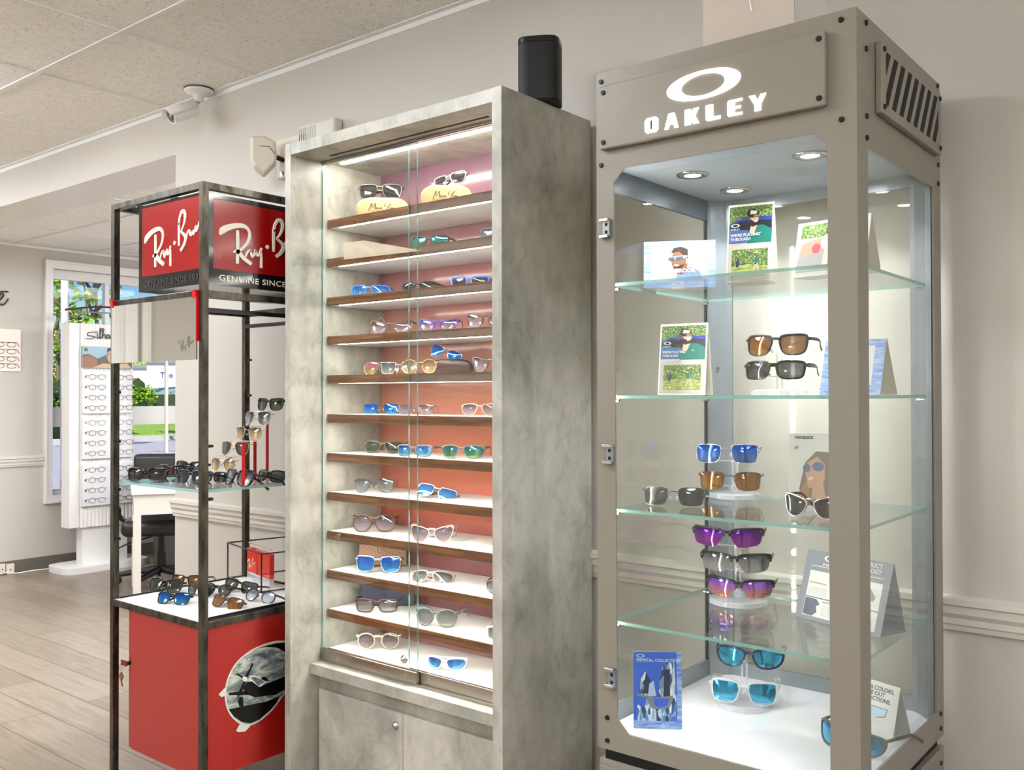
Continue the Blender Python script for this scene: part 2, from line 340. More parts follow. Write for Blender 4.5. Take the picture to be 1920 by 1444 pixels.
# ------------------------------------------------------------------ sunglasses
OUT = {   # outline of the lens at the viewer's left, outer side = -x, nose = +x, unit box
 'square': [(-1, .62), (-.86, .95), (-.2, 1.0), (.62, .94), (.93, .7), (.9, 0), (.66, -.72), (.2, -1), (-.45, -.98), (-.84, -.72), (-.98, -.1)],
 'rect': [(-1, .5), (-.9, .88), (-.2, 1.0), (.62, .96), (.93, .66), (.9, -.1), (.68, -.8), (.1, -1), (-.6, -.96), (-.92, -.68)],
 'round': [(-.98, .25), (-.72, .76), (-.1, 1), (.6, .86), (.96, .3), (.9, -.3), (.5, -.85), (-.05, -1), (-.62, -.82), (-.94, -.3)],
 'aviator': [(-1, .35), (-.86, .85), (-.2, 1), (.55, .95), (.93, .62), (.86, .05), (.52, -.55), (0, -.92), (-.45, -1), (-.8, -.68), (-.98, -.1)],
 'cateye': [(-1.12, .92), (-.8, 1.0), (-.1, .86), (.6, .6), (.9, .3), (.78, -.3), (.4, -.8), (-.1, -1), (-.62, -.8), (-.95, -.1)],
 'wrap': [(-1.12, .3), (-1.0, .72), (-.4, .98), (.35, 1), (.88, .72), (.86, .05), (.55, -.75), (0, -1), (-.6, -.92), (-1.0, -.45)],
 'sport': [(-1.12, .55), (-1.0, .86), (-.3, .94), (.4, .9), (.95, .72), (.98, .2), (.66, -.7), (.35, -1), (-.35, -.96), (-.95, -.62)],
}
STY = {  # lens half width, half height, nose gap, rim top, rim bottom, curve, metal
 'wayfarer': ('square', .028, .021, .009, .0042, .0026, 2.6, 0), 'thick': ('rect', .028, .0175, .009, .0050, .0036, 3.2, 0),
 'round': ('round', .0245, .021, .011, .0028, .0026, 1.8, 0), 'aviator': ('aviator', .0285, .0235, .009, .0011, .0011, 2.2, 1),
 'roundmetal': ('round', .0255, .0235, .011, .0011, .0011, 1.8, 1), 'squaremetal': ('square', .0275, .021, .010, .0012, .0012, 2.2, 1),
 'cateye': ('cateye', .0285, .021, .009, .0040, .0022, 2.6, 0), 'butterfly': ('cateye', .030, .0255, .008, .0034, .0030, 2.6, 0),
 'wrap': ('wrap', .0315, .0195, .008, .0040, .0034, 5.6, 0), 'sport': ('sport', .0315, .0195, .0075, .0042, .0, 5.2, 0),
 'rimless': ('rect', .027, .018, .009, .0, .0, 2.6, 1), 'big': ('round', .031, .026, .009, .0046, .0044, 2.8, 0),
 'squaremet2': ('rect', .0275, .0195, .010, .0010, .0010, 3.4, 1)}
def lensmat(name, top, bot=None, metal=.85, alpha=1, rough=.04):
    if name in MATS: return MATS[name]
    m = mat(name, top, rough, metal=metal, spec=.8, alpha=alpha)
    if bot is not None:
        t = N(m, 'ShaderNodeTexCoord'); s = N(m, 'ShaderNodeSeparateXYZ'); L(m, t.outputs['Generated'], s.inputs[0])
        L(m, ramp(m, s.outputs[2], [(.1, bot), (.85, top)]), base(m))
    return m
LN = {'dark': lensmat('smoke_lens', (40, 42, 42), metal=.35, alpha=.9), 'blue': lensmat('blue_mirror_lens', (40, 90, 205), (70, 160, 225)),
 'ice': lensmat('ice_blue_mirror_lens', (60, 120, 215), (120, 196, 240)), 'violet': lensmat('violet_mirror_lens', (96, 60, 190), (150, 60, 190)),
 'green': lensmat('green_mirror_lens', (50, 130, 150), (110, 150, 84)), 'brown': lensmat('brown_lens', (118, 76, 30), (150, 104, 44), metal=.6, alpha=.94),
 'rose': lensmat('rose_mirror_lens', (214, 130, 160), (214, 190, 110)), 'grey': lensmat('grey_mirror_lens', (92, 94, 98), (168, 168, 166), metal=.7),
 'smoke': lensmat('gradient_smoke_lens', (66, 60, 66), (148, 132, 140), metal=.3, alpha=.85), 'g15': lensmat('grey_green_lens', (52, 60, 48), metal=.4, alpha=.92),
 'gold': lensmat('gold_brown_lens', (120, 92, 60), (214, 190, 150), metal=.6, alpha=.88), 'peach': lensmat('peach_violet_lens', (120, 70, 200), (216, 140, 112), metal=.7, alpha=.95),
 'pale': lensmat('pale_blue_lens', (110, 122, 160), (196, 202, 214), metal=.3, alpha=.7), 'aqua': lensmat('aqua_mirror_lens', (40, 150, 200), (84, 182, 220)),
 'purple': lensmat('purple_mirror_lens', (92, 20, 150), (150, 60, 150)), 'teal': lensmat('teal_violet_lens', (30, 90, 215), (96, 130, 180), metal=.8)}
FR = {'black': mat('black_frame', (12, 12, 13), .12), 'matte': mat('matte_black_frame', (24, 25, 28), .4), 'tort': mat('tortoise_frame', (58, 28, 12), .12),
 'brown': mat('brown_frame', (62, 38, 30), .14), 'grey': mat('grey_frame', (98, 96, 96), .4), 'blue': mat('blue_frame', (66, 106, 200), .2), 'navy': mat('navy_frame', (22, 34, 66), .15),
 'gold': mat('gold_metal_frame', (214, 180, 136), .18, metal=1), 'silver': mat('silver_metal_frame', (200, 198, 196), .16, metal=1), 'gun': mat('gunmetal_frame', (92, 88, 84), .2, metal=1),
 'clear': mat('clear_frame', (236, 236, 240), .08, alpha=.42), 'yellow': mat('pale_yellow_clear_frame', (222, 218, 178), .12, alpha=.75), 'white': mat('white_frame', (238, 238, 240), .25),
 'pink': mat('pink_frame', (214, 168, 160), .15, alpha=.9), 'purple': mat('purple_blue_frame', (42, 34, 150), .15), 'olive': mat('grey_olive_frame', (86, 88, 80), .25),
 'rosegrey': mat('rose_grey_frame', (170, 146, 136), .25), 'sky': mat('light_blue_frame', (140, 178, 192), .3), 'tortb': mat('brown_crystal_frame', (88, 60, 46), .12, alpha=.92)}
tn = noise(FR['tort'], coords(FR['tort']), 90, 3, .6, 1); L(FR['tort'], ramp(FR['tort'], tn, [(.45, (12, 6, 4)), (.66, (74, 36, 16))]), base(FR['tort']))
acr2 = mat('soft_clear_plastic', (240, 242, 248), .1, alpha=.35)
def glasses(label, style, frame, lens, loc, rz, wid=.15, group=None, rx=0, ry=0, folded=False, name='sunglasses', temple=None, hinge=None, lift=0, detail=1, drop=.030, tl=.105, sit=True):
    shape, hw, hh, gap, rt, rb, k, metal = STY[style]; fm = FR[frame]; lm = LN[lens]; tm = FR[temple or frame]
    S = wid/(2*(gap+2*hw)*1.06); t = thing(name, label, 'sunglasses', loc, rz, group, rx=rx, ry=ry)
    base_z = hh+max(rb, .001)+lift
    tiltA = .14
    def W(x, z, d=0): zz = z+base_z; return Vector((x, k*x*x + (zz*tiltA) + d, zz))*S     # lens sheet wraps round the face
    cx = gap+hw; outl = smooth_line([(p[0]*hw, p[1]*hh) for p in OUT[shape]], 3, True)
    fr = MB(); ends = []
    for sg in (-1, 1):
        o = [((cx if sg > 0 else -cx)+(-sg*p.x if sg > 0 else p.x), p.y) for p in outl]
        if sg > 0: o = [(cx-p.x, p.y) for p in outl]
        n = len(o)
        # lens: centre, two rings, bulged towards the front
        lb = MB(); vs = [W(sg*cx, 0, -.0022)]; fs = []
        for q, bl in ((.5, -.0016), (.82, -.0007), (1.0, 0)): vs += [W(sg*cx+(x-sg*cx)*q, z*q, bl) for x, z in o]
        for i in range(n):
            j = (i+1) % n; fs.append((0, 1+i, 1+j) if sg < 0 else (0, 1+j, 1+i))
            for r in range(2): a, b = 1+r*n, 1+(r+1)*n; fs.append((a+i, b+i, b+j, a+j) if sg < 0 else (a+i, a+j, b+j, b+i))
        m_ = lb.add(vs, fs, lm); m_.build('lens', t, smooth=True)
        # rim
        if rt > 0:
            dd = .0014 if metal else .0028
            idx = [i for i in range(n) if rb > 0 or o[i][1] > -hh*.05]
            if rb <= 0:
                st = next(i for i in idx if (i-1) % n not in idx); idx = [(st+i) % n for i in range(len(idx))]
            ring = []
            for i in idx:
                a, b = o[(i-1) % n], o[(i+1) % n]; tx, tz = b[0]-a[0], b[1]-a[1]; ln = math.hypot(tx, tz) or 1; nx, nz = tz/ln, -tx/ln
                if nx*(o[i][0]-sg*cx)+nz*o[i][1] < 0: nx, nz = -nx, -nz
                s_ = max(0, min(1, o[i][1]/hh*.5+.5)); rr = (rt*s_+(rb if rb > 0 else .0026)*(1-s_))
                P_ = lambda u, d: W(o[i][0]+nx*u, o[i][1]+nz*u, d)
                ring.append([P_(-.0006, -dd*.5), P_(rr*.25, -dd), P_(rr*.8, -dd*.9), P_(rr, -dd*.3), P_(rr, dd*.8), P_(rr*.5, dd), P_(-.0006, dd*.7)])
            K = 7; v = [p for r in ring for p in r]; cnt = len(ring); cl = rb > 0
            f = [(i*K+j, i*K+(j+1) % K, ((i+1) % cnt)*K+(j+1) % K, ((i+1) % cnt)*K+j) for i in range(cnt if cl else cnt-1) for j in range(K)]
            if not cl: f += [tuple(range(K)), tuple(range((cnt-1)*K, cnt*K))]
            fr.add(v, f, fm)
    zb = hh*(.45 if not metal else .5); xin = gap+hw*.1
    zin = hh*.5
    if metal:
        fr.tube(smooth_line([W(-xin, zin), W(-gap*.5, zin+.002, -.001), W(gap*.5, zin+.002, -.001), W(xin, zin)], 3), .0011*S, fm, 6)
        if shape == 'aviator': fr.tube(smooth_line([W(-cx+hw*.2, hh*.98), W(-gap*.5, hh*1.0, -.001), W(gap*.5, hh*1.0, -.001), W(cx-hw*.2, hh*.98)], 3), .0009*S, fm, 6)
    else:
        zt = hh*.62; hgt = .0034 if rt < .0045 else .0045
        pts = smooth_line([W(-xin-.001, zt), W(-gap*.4, zt+.0012, -.001), W(gap*.4, zt+.0012, -.001), W(xin+.001, zt)], 3)
        fr.tube(pts, hgt*S, fm, 8, flat=.55, up=(0, 1, 0))
    hx = gap+2*hw+rt*.6; hz = hh*(.62 if shape != 'cateye' else .85)
    HX = hx+.004
    for sg in (-1, 1):
        if metal: fr.tube([W(sg*(hx-.0035), hz*.8), W(sg*HX, hz, .002), W(sg*HX, hz, .008)], .0013*S, fm, 6)
        else: fr.tube([W(sg*(hx-.004), hz), W(sg*(HX-.001), hz, .0), W(sg*HX, hz, .010)], .0038*S if rt else .002*S, fm, 8, flat=.7, up=(sg, 0, 0))
    fr.build('frame', t, smooth=True)
    if metal and detail:
        nb = MB()
        for sg in (-1, 1): nb.tube(smooth_line([W(sg*xin*.9, 0, .001), W(sg*gap*.75, -.001, .007), W(sg*gap*.85, -.006, .008)], 3), [.0006*S]*3+[.0022*S]*4, acr2, 6)
        nb.build('nose_pads', t, smooth=True)
    for sg in (-1, 1):
        tb = MB(); h0 = W(sg*HX, hz, .007); thk = .0012 if metal else .0032
        if folded:
            y1 = .008 + (.008 if sg > 0 else .003)
            pts = [h0, h0+Vector((-sg*.006, y1*.7, 0))*S, h0+Vector((-sg*.04, y1, -.002))*S, h0+Vector((-sg*.085, y1+.002, -.006))*S, h0+Vector((-sg*.108, y1+.002, -.018))*S]
            tb.tube(smooth_line(pts, 3), [thk*S*1.2]*13, tm, 8, flat=(1 if metal else .5), up=(0, 1, 0))
        else:
            dz = h0.z/S
            pts = [h0, h0+Vector((sg*.001, .035, .0))*S, h0+Vector((-sg*.001, tl*.72, -.003))*S, h0+Vector((-sg*.008, tl, -dz*.45 if sit else -.012))*S, h0+Vector((-sg*.014, tl+.028, -(dz-.003) if sit else -drop))*S]
            q = smooth_line(pts, 3); r0 = thk*1.5 if rt > .0045 else thk*1.15
            tb.tube(q, [(r0 if i < 5 else thk)*S*(1.15 if i > 9 else 1) for i in range(len(q))], tm, 8, flat=(1 if metal else .45), up=(sg, 0, 0))
        tb.build('temple', t, smooth=True)
    return t
def face_cam(p): d = CAM-Vector(p); return math.atan2(d.x, -d.y)
def G(label, style, frame, lens, x0, x1, z, Y=None, py=None, dyaw=0, group=None, **k):
    xc = (x0+x1)/2
    p = onZ(xc, py, z) if py is not None else colY(xc, Y, z)
    p = Vector((p.x, p.y, z+.001)); rz = face_cam(p)+math.radians(dyaw)
    wid = (x1-x0)*depth(p)/F_PX/max(.5, math.cos(math.radians(dyaw))); wid = max(.12, min(.185, wid))
    return glasses(label, style, frame, lens, p, rz, wid, group, **k)

def atD(px, py, d): r = ray(px, py); return CAM + r*(d/F_PX)
# ------------------------------------------------------------------ tall concrete-look cabinet
XL, XLi, XRi, XR = -2.557, -2.528, -1.647, -1.612; YF, YK = 1.944, 2.374; ZT = 2.242
cab = thing('display_cabinet', 'tall grey concrete-look display cabinet with lit walnut-edged shelves behind sliding glass', 'display cabinet', (XL, YF, 0))
def part(mb, name, parent=cab, **k): return mb.build(name, parent, M=Matrix.Translation(-Vector(parent.location)) if parent.parent is None else None, **k)
for a, b in ((XL, XLi), (XRi, XR)):
    part(MB().box(a, b, YF, YK, 0, ZT+.002, conc), 'side_panel', bevel=.0008)
part(MB().box(XLi, XRi, YF+.001, YK, 2.205, ZT, conc), 'top_panel')
part(MB().box(XLi, XRi, 2.352, YK-.001, .1, 2.205, grad), 'back_panel', label='glossy back panel fading from plum through coral to wine red')
part(MB().box(-2.44, -1.74, 2.035, 2.043, 2.2035, 2.205, dtaupe).box(XLi, XRi, 2.07, 2.104, 2.199, 2.205, nickel).box(XLi, XRi, 2.078, 2.083, 2.1985, 2.199, dtaupe), 'top_door_track')
part(MB().box(XLi+.05, XRi-.01, 2.115, 2.131, 2.198, 2.205, led), 'led_strip')
SZ = [2.006-.1343*i for i in range(12)]
for i, z in enumerate(SZ):
    last = i == 11
    s = MB().box(XLi+.0045, XRi-.001, 2.104, 2.351, z-.028, z, shelfw); sh = part(s, 'shelf')
    e = MB().box(XLi+.004, XRi-.001, 2.098, 2.1045, z-.0285, z+.0003, walnut); e.build('edge_band', sh, M=Matrix.Translation(-Vector(cab.location)), bevel=.001)
    if not last: MB().box(XLi+.05, XRi-.006, 2.110, 2.120, z-.0284, z-.028, led).build('led_strip', sh, M=Matrix.Translation(-Vector(cab.location)))
part(MB().box(XLi, XRi, 2.028, 2.35, .455, .4905, conc), 'counter_ledge', bevel=.001)
part(MB().box(XLi, XRi, 2.072, 2.104, .4905, .497, nickel), 'bottom_door_track')
part(MB().box(XLi, XRi, 2.066, 2.35, 0, .455, conc), 'base_carcass')
xs_ = onY(756, 1330, 2.05).x
for a, b in ((-2.508, xs_-.0012), (xs_+.0012, XRi-.002)):
    d_ = part(MB().box(a, b, 2.048, 2.0655, .06, .402, conc), 'base_door', bevel=.0008)
    if a < -2.4:
        q = Vector((onY(742, 1360, 2.047).x, 2.047, onY(742, 1360, 2.047).z))
        MB().lathe([(.0, -.010), (.006, -.010), (.0065, -.006), (.0105, -.004), (.011, -.0015), (.0125, 0), (.0125, .001)], chrome, q, 24, 'y').build('lock', d_, M=Matrix.Translation(-Vector(cab.location)), smooth=True)
xe = onY(783, 700, 2.078).x; x2 = onY(767, 700, 2.095).x
for a, b, y, kx, kz in ((XLi+.002, xe, 2.075, 639, 1006), (x2, XRi-.002, 2.092, 0, 0)):
    g = part(MB().plate(a, b, y, y+.006, .53, 2.196, pane, pedge, 'y'), 'glass_door')
    MB().box(a, b, y-.004, y+.010, .4975, .5335, nickel).build('door_shoe', g, M=Matrix.Translation(-Vector(cab.location)), bevel=.001)
    for u in (a+.09, b-.05): MB().cyl((u, y-.006, .514), (u, y-.004, .514), .004, chrome, 12).build('screw', g, M=Matrix.Translation(-Vector(cab.location)))
    if kx:
        q = onY(kx, kz, y); MB().lathe([(0, -.016), (.010, -.015), (.0115, -.012), (.0115, -.002), (.009, 0)], acry, q, 20, 'y').build('knob', g, M=Matrix.Translation(-Vector(cab.location)), smooth=True)
        q = onY(759, 1236, y); MB().lathe([(0, -.014), (.006, -.013), (.007, -.005), (.0135, -.004), (.0135, 0)], chrome, q, 20, 'y').build('knob', g, M=Matrix.Translation(-Vector(cab.location)), smooth=True)

# things on the shelves of that cabinet
def on(i): return SZ[i-1]
def glasscase(label, x0, x1, z, Y, m_, h, dz=.05, name='glasses_case', grp=None):
    p = colY((x0+x1)/2, Y, z); wd = (x1-x0)*depth(p)/F_PX; o = thing(name, label, 'glasses case', p, face_cam(p)-.1, grp)
    sec = [(-.5, .28), (-.47, .72), (-.3, .98), (0, 1), (.3, .98), (.47, .72), (.5, .28), (.44, .05), (.3, 0), (-.3, 0), (-.44, .05)]
    pr = smooth_line(sec, 4, True); mb = MB(); rings = []
    for q, s_ in ((-.5, .82), (-.46, .93), (-.36, 1), (.36, 1), (.46, .93), (.5, .82)): rings.append([(a.x*wd*s_, q*dz, (a.y-.5)*h*s_+h*.5) for a in pr])
    n = len(pr); v = [p_ for r in rings for p_ in r]
    mb.add(v, [tuple(range(n)), tuple(range(len(v)-1, len(v)-n-1, -1))]+[(r*n+i, (r+1)*n+i, (r+1)*n+(i+1) % n, r*n+(i+1) % n) for r in range(len(rings)-1) for i in range(n)], m_)
    mb.build('shell', o, smooth=True, bevel=0); return o, wd
inkm = mat('thin_black_ink', (60, 52, 46), .5)
MAUI = [[(0, 0), (.06, .5), (.12, 1.0), (.13, .4), (.2, .62), (.25, .95), (.25, .2)], [(.3, .2), (.27, .35), (.32, .42), (.34, .2), (.37, .2)], [(.38, .42), (.38, .22), (.43, .22), (.44, .42), (.45, .2)], [(.49, .4), (.48, .2)],
        [(.70, .95), (.58, .75), (.62, .5), (.75, .62), (.82, .95), (.72, .5), (.62, -.25), (.58, -.1), (.70, .15)], [(.78, .42), (.78, .2)], [(.82, .4), (.83, .2), (.86, .42), (.88, .2), (.92, .42), (.94, .2), (1.0, .24)], [(-.02, -.12), (.42, .02)], [(.75, .02), (1.02, .08)]]
for lab, x0, x1 in (('tan wooden glasses case with script lettering, left end of the top shelf', 669, 767), ('tan wooden glasses case with script lettering, right half of the top shelf', 790, 886)):
    o, wd = glasscase(lab, x0, x1, on(1), 2.19, tan, .066, .045)
    mb = MB()
    for s_ in MAUI:
        mb.ribbon([(a.x, a.y) for a in smooth_line([(p[0], p[1]) for p in s_], 3)], .03, lambda u, v, d: ((u-.5)*wd*.52, -.0228-d, .021+v*.026), 0, .0006, inkm)
    mb.build('lettering', o)
g1 = 'sunglasses on the shelves of the tall cabinet'
def gm(i, *a, **k):
    k.setdefault('dyaw', -14); k.setdefault('group', None)
    return G(*a, z=on(i), **k)
E1 = on(1)+.064
G('square dark sunglasses with silver rim, resting on the left tan case', 'wayfarer', 'gun', 'dark', 671, 752, E1, Y=2.18, dyaw=-12, folded=True)
G('dark round sunglasses with silver edges, resting on the right tan case', 'wayfarer', 'silver', 'dark', 812, 872, E1, Y=2.19, dyaw=-30, temple='brown', folded=True, ry=-.15)
gm(2, 'clear-framed sunglasses behind a plastic sleeve on the second shelf', 'thick', 'clear', 'smoke', 668, 740, Y=2.2, dyaw=-18)
gm(2, 'black sunglasses with blue and green mirror lenses on the second shelf', 'wayfarer', 'matte', 'green', 768, 838, Y=2.17, dyaw=-22)
gm(2, 'navy sunglasses cut off by the right panel on the second shelf', 'thick', 'navy', 'grey', 898, 975, Y=2.18, dyaw=-14)
gm(3, 'blue wrap sunglasses with blue mirror lenses, left end of third shelf', 'wrap', 'blue', 'ice', 655, 727, Y=2.17)
gm(3, 'dark narrow wrap sunglasses with brown grey lenses, middle of third shelf', 'wrap', 'black', 'dark', 748, 816, Y=2.2, dyaw=-22)
gm(3, 'sunglasses with bright blue frame and dark lenses, right end of third shelf', 'thick', 'blue', 'dark', 843, 915, Y=2.2)
gm(4, 'brown cat-eye sunglasses under a clear hanger on the fourth shelf', 'cateye', 'tortb', 'smoke', 693, 770, Y=2.18)
gm(4, 'violet blue cat-eye sunglasses, middle of the fourth shelf', 'cateye', 'purple', 'smoke', 785, 855, Y=2.18)
gm(4, 'brown butterfly sunglasses cut off by right panel, fourth shelf', 'butterfly', 'brown', 'smoke', 873, 948, Y=2.18)
gm(5, 'rose and gold mirrored aviator sunglasses, left end of fifth shelf', 'aviator', 'silver', 'rose', 680, 748, Y=2.22, dyaw=-10)
gm(5, 'silver sunglasses with square grey lenses, second on the fifth shelf', 'squaremetal', 'silver', 'grey', 712, 782, Y=2.165, dyaw=-10)
gm(5, 'gold round metal sunglasses with pale temples, middle of the fifth shelf', 'roundmetal', 'gold', 'gold', 752, 818, Y=2.135, dyaw=-20)
o, _ = glasscase('dark brown leather glasses case lying on the fifth shelf', 808, 888, on(5), 2.25, mat('dark_brown_leather', (66, 42, 42), .3), .048, .05)
G('aviator sunglasses with bright blue mirror lenses atop the dark brown case', 'aviator', 'silver', 'blue', 804, 856, on(5)+.044, Y=2.23, dyaw=-28, ry=.32, folded=True)
gm(5, 'dark rimless butterfly sunglasses cut off by right panel, fifth shelf', 'butterfly', 'gun', 'smoke', 884, 955, Y=2.18)
gm(6, 'rimless sunglasses with blue mirror lenses, left of the sixth shelf', 'rimless', 'gun', 'blue', 680, 748, Y=2.17, dyaw=-8)
gm(6, 'rimless sunglasses with grey gradient lenses, middle of the sixth shelf', 'rimless', 'gun', 'smoke', 745, 812, Y=2.15, dyaw=-12)
gm(6, 'grey white wrap sunglasses with brown lenses, right end of sixth shelf', 'wrap', 'rosegrey', 'smoke', 862, 935, Y=2.17)
gm(7, 'grey olive wrap sunglasses, left of the seventh shelf', 'wrap', 'olive', 'g15', 680, 753, Y=2.19)
gm(7, 'grey sunglasses with violet blue mirror lenses, middle of seventh shelf', 'thick', 'grey', 'ice', 743, 805, Y=2.14, dyaw=-24)
gm(7, 'grey sunglasses with green mirror lenses, right end of seventh shelf', 'wrap', 'grey', 'green', 824, 903, Y=2.16, dyaw=-16)
gm(8, 'grey metal aviator sunglasses with tag, left of the eighth shelf', 'aviator', 'gun', 'grey', 663, 738, Y=2.17, dyaw=-10)
gm(8, 'silver grey sunglasses with blue lenses tipped backward on eighth shelf', 'wayfarer', 'silver', 'ice', 775, 850, Y=2.17, dyaw=-20, rx=-.5, ry=.2, folded=True)
gm(9, 'dark grey cat-eye sunglasses, left of the ninth shelf', 'big', 'tortb', 'smoke', 660, 740, Y=2.17, dyaw=-8)
gm(9, 'pink butterfly sunglasses on the ninth shelf beside a printed card', 'butterfly', 'pink', 'smoke', 769, 848, Y=2.13, dyaw=-10)
gm(10, 'blue mirror sunglasses leaning on the patterned box, tenth shelf', 'wayfarer', 'silver', 'blue', 665, 750, Y=2.165, dyaw=-14, folded=True, temple='navy')
gm(10, 'rose grey wrap sunglasses folded down on the tenth shelf', 'wrap', 'rosegrey', 'grey', 766, 843, Y=2.15, dyaw=-18, rx=-.35, folded=True)
gm(10, 'grey sunglasses cut off by the right panel on the tenth shelf', 'wrap', 'gun', 'grey', 908, 990, Y=2.16)
gm(11, 'dark brown sunglasses before a navy box on the eleventh shelf', 'thick', 'brown', 'grey', 666, 744, Y=2.16, dyaw=-10)
gm(11, 'grey sunglasses with light blue temples on the eleventh shelf', 'big', 'olive', 'grey', 777, 853, Y=2.145, dyaw=-22, temple='sky')
gm(11, 'clear-framed sunglasses cut off by right panel on the eleventh shelf', 'thick', 'clear', 'grey', 910, 990, Y=2.15)
gm(12, 'pale yellow clear round sunglasses, left of the lowest shelf', 'round', 'yellow', 'smoke', 669, 748, Y=2.19, dyaw=-8)
gm(12, 'white framed sunglasses with blue lenses, right of the lowest shelf', 'wrap', 'white', 'ice', 796, 868, Y=2.15, dyaw=-20, folded=True)
# boxes, sleeve, hanger and leaflet on those shelves
patt = mat('leaf_pattern_board', (190, 160, 132), .5)
pw = N(patt, 'ShaderNodeTexWave', bands_direction='DIAGONAL'); pw.inputs['Scale'].default_value = 34; pw.inputs['Distortion'].default_value = 14; pw.inputs['Detail'].default_value = 1; pw.inputs['Detail Scale'].default_value = .6
L(patt, coords(patt), pw.inputs[0]); L(patt, ramp(patt, pw.outputs[1], [(.3, (150, 108, 86)), (.55, (200, 168, 122)), (.8, (128, 90, 76))]), base(patt))
navyb = mat('navy_box_board', (38, 48, 68), .4)
def boxy(label, x0, x1, z, Y, h, m_, dpt=.03, lean=.12, dy=-8):
    p = colY((x0+x1)/2, Y, z+.002); wd = (x1-x0)*depth(p)/F_PX; o = thing('glasses_box', label, 'box', p, face_cam(p)+math.radians(dy))
    M_ = Matrix.Rotation(-lean, 4, 'X'); MB().box(-wd/2, wd/2, 0, dpt, .004, h, m_).build('box_body', o, M=M_, bevel=.004); return o, wd, M_
boxy('flat brown leaf-patterned box standing at the back of the tenth shelf', 672, 762, on(10), 2.25, .078, patt)
o, wd, M_ = boxy('dark navy box with gold script standing on the eleventh shelf', 676, 776, on(11), 2.25, .092, navyb)
goldf = mat('gold_foil', (214, 178, 120), .25, metal=1)
MB().tube(smooth_line([(-wd*.42, -.001, .085), (-wd*.2, -.001, .062), (0, -.001, .055), (wd*.2, -.001, .060), (wd*.44, -.001, .08)], 5), .0012, mat('dark_flap_seam', (16, 20, 30), .5), 5).build('flap_seam', o, M=M_)
mb = MB()
for s_ in ([(-.02, .082), (-.015, .070), (-.01, .078), (-.004, .070)], [(.0, .086), (.006, .068), (.012, .078)], [(-.022, .068), (.002, .071)]): mb.ribbon([(a.x, a.y) for a in smooth_line(s_, 3)], .0016, lambda u, v, d: (u, -.0004-d, v), 0, .0004, goldf)
mb.build('lettering', o, M=M_)
P4 = [onY(a, b, 2.0905) for a, b in ((645, 455), (683, 451), (792, 470), (645, 487))]
slv = MB().prism([(p.x, p.z) for p in P4], 2.0895, 2.0905, mat('price_sleeve_plastic', (236, 220, 198), .2, alpha=.6), 'y').build('price_sleeve', origin=P4[3])
tag(slv, 'pale translucent plastic price sleeve hanging over the second shelf edge', 'price sleeve')
p = colY(713, 2.3, on(4)); hg = thing('plastic_hanger', 'clear plastic ring hanger standing behind cat-eye sunglasses on fourth shelf', 'hanger', p, face_cam(p))
MB().tube([(math.cos(a)*.008, 0, .085+math.sin(a)*.008) for a in [2*math.pi*i/14 for i in range(14)]], .002, acr2, 6, closed=True).build('ring', hg, smooth=True)
MB().tube(smooth_line([(-.03, 0, .002), (-.028, 0, .04), (-.012, 0, .065), (0, 0, .077), (.012, 0, .065), (.028, 0, .04), (.03, 0, .002)], 4), .003, acr2, 6).build('hanger_arm', hg, smooth=True)
p = onZ(885, 1002, on(9)); lf = MB()
lf.box(-.07, .07, -.04, .04, 0, .0008, mat('leaflet_paper', (206, 210, 206), .4)); lf.box(-.069, -.02, -.039, -.015, .0008, .0010, mat('leaflet_blue', (70, 110, 180), .4)); lf.prism([(a*.028-.03, b*.012+.012) for a, b in [(math.cos(t), math.sin(t)) for t in [2*math.pi*i/14 for i in range(14)]]], .0008, .0011, mat('leaflet_green', (130, 160, 60), .4), 'z')
l_ = lf.build('leaflet', origin=(0, 0, 0)); l_.location = (p.x, 2.25, on(9)+.0005); tag(l_, 'printed photo leaflet lying flat at the back of the ninth shelf', 'leaflet')

# rounded black speaker on top of that cabinet
p = colY(1013, 2.16, ZT+.003); sp_ = thing('speaker', 'black rounded speaker standing on top of the tall cabinet', 'speaker', p, .5)
def rsq(r, n=40, e=4.2): return [(r*abs(math.cos(t))**(2/e)*(1 if math.cos(t) >= 0 else -1), r*abs(math.sin(t))**(2/e)*(1 if math.sin(t) >= 0 else -1)) for t in [2*math.pi*i/n for i in range(n)]]
def stack(prof, mt, e=4.2, n=40):
    mb = MB(); v = []
    for r, h in prof: v += [(a, b, h) for a, b in rsq(r, n, e)]
    k = len(prof); return mb.add(v, [tuple(range(n-1, -1, -1)), tuple(range((k-1)*n, k*n))]+[(i*n+j, i*n+(j+1) % n, (i+1)*n+(j+1) % n, (i+1)*n+j) for i in range(k-1) for j in range(n)], mt)
stack([(.056, .0), (.061, .004), (.061, .166), (.0605, .168)], mat('black_speaker_grille', (10, 10, 11), .6)).build('grille', sp_, smooth=False)
stack([(.0605, .168), (.0615, .1685), (.0615, .182), (.060, .185), (.050, .1856)], mat('black_speaker_cap', (18, 18, 19), .25)).build('top_cap', sp_)

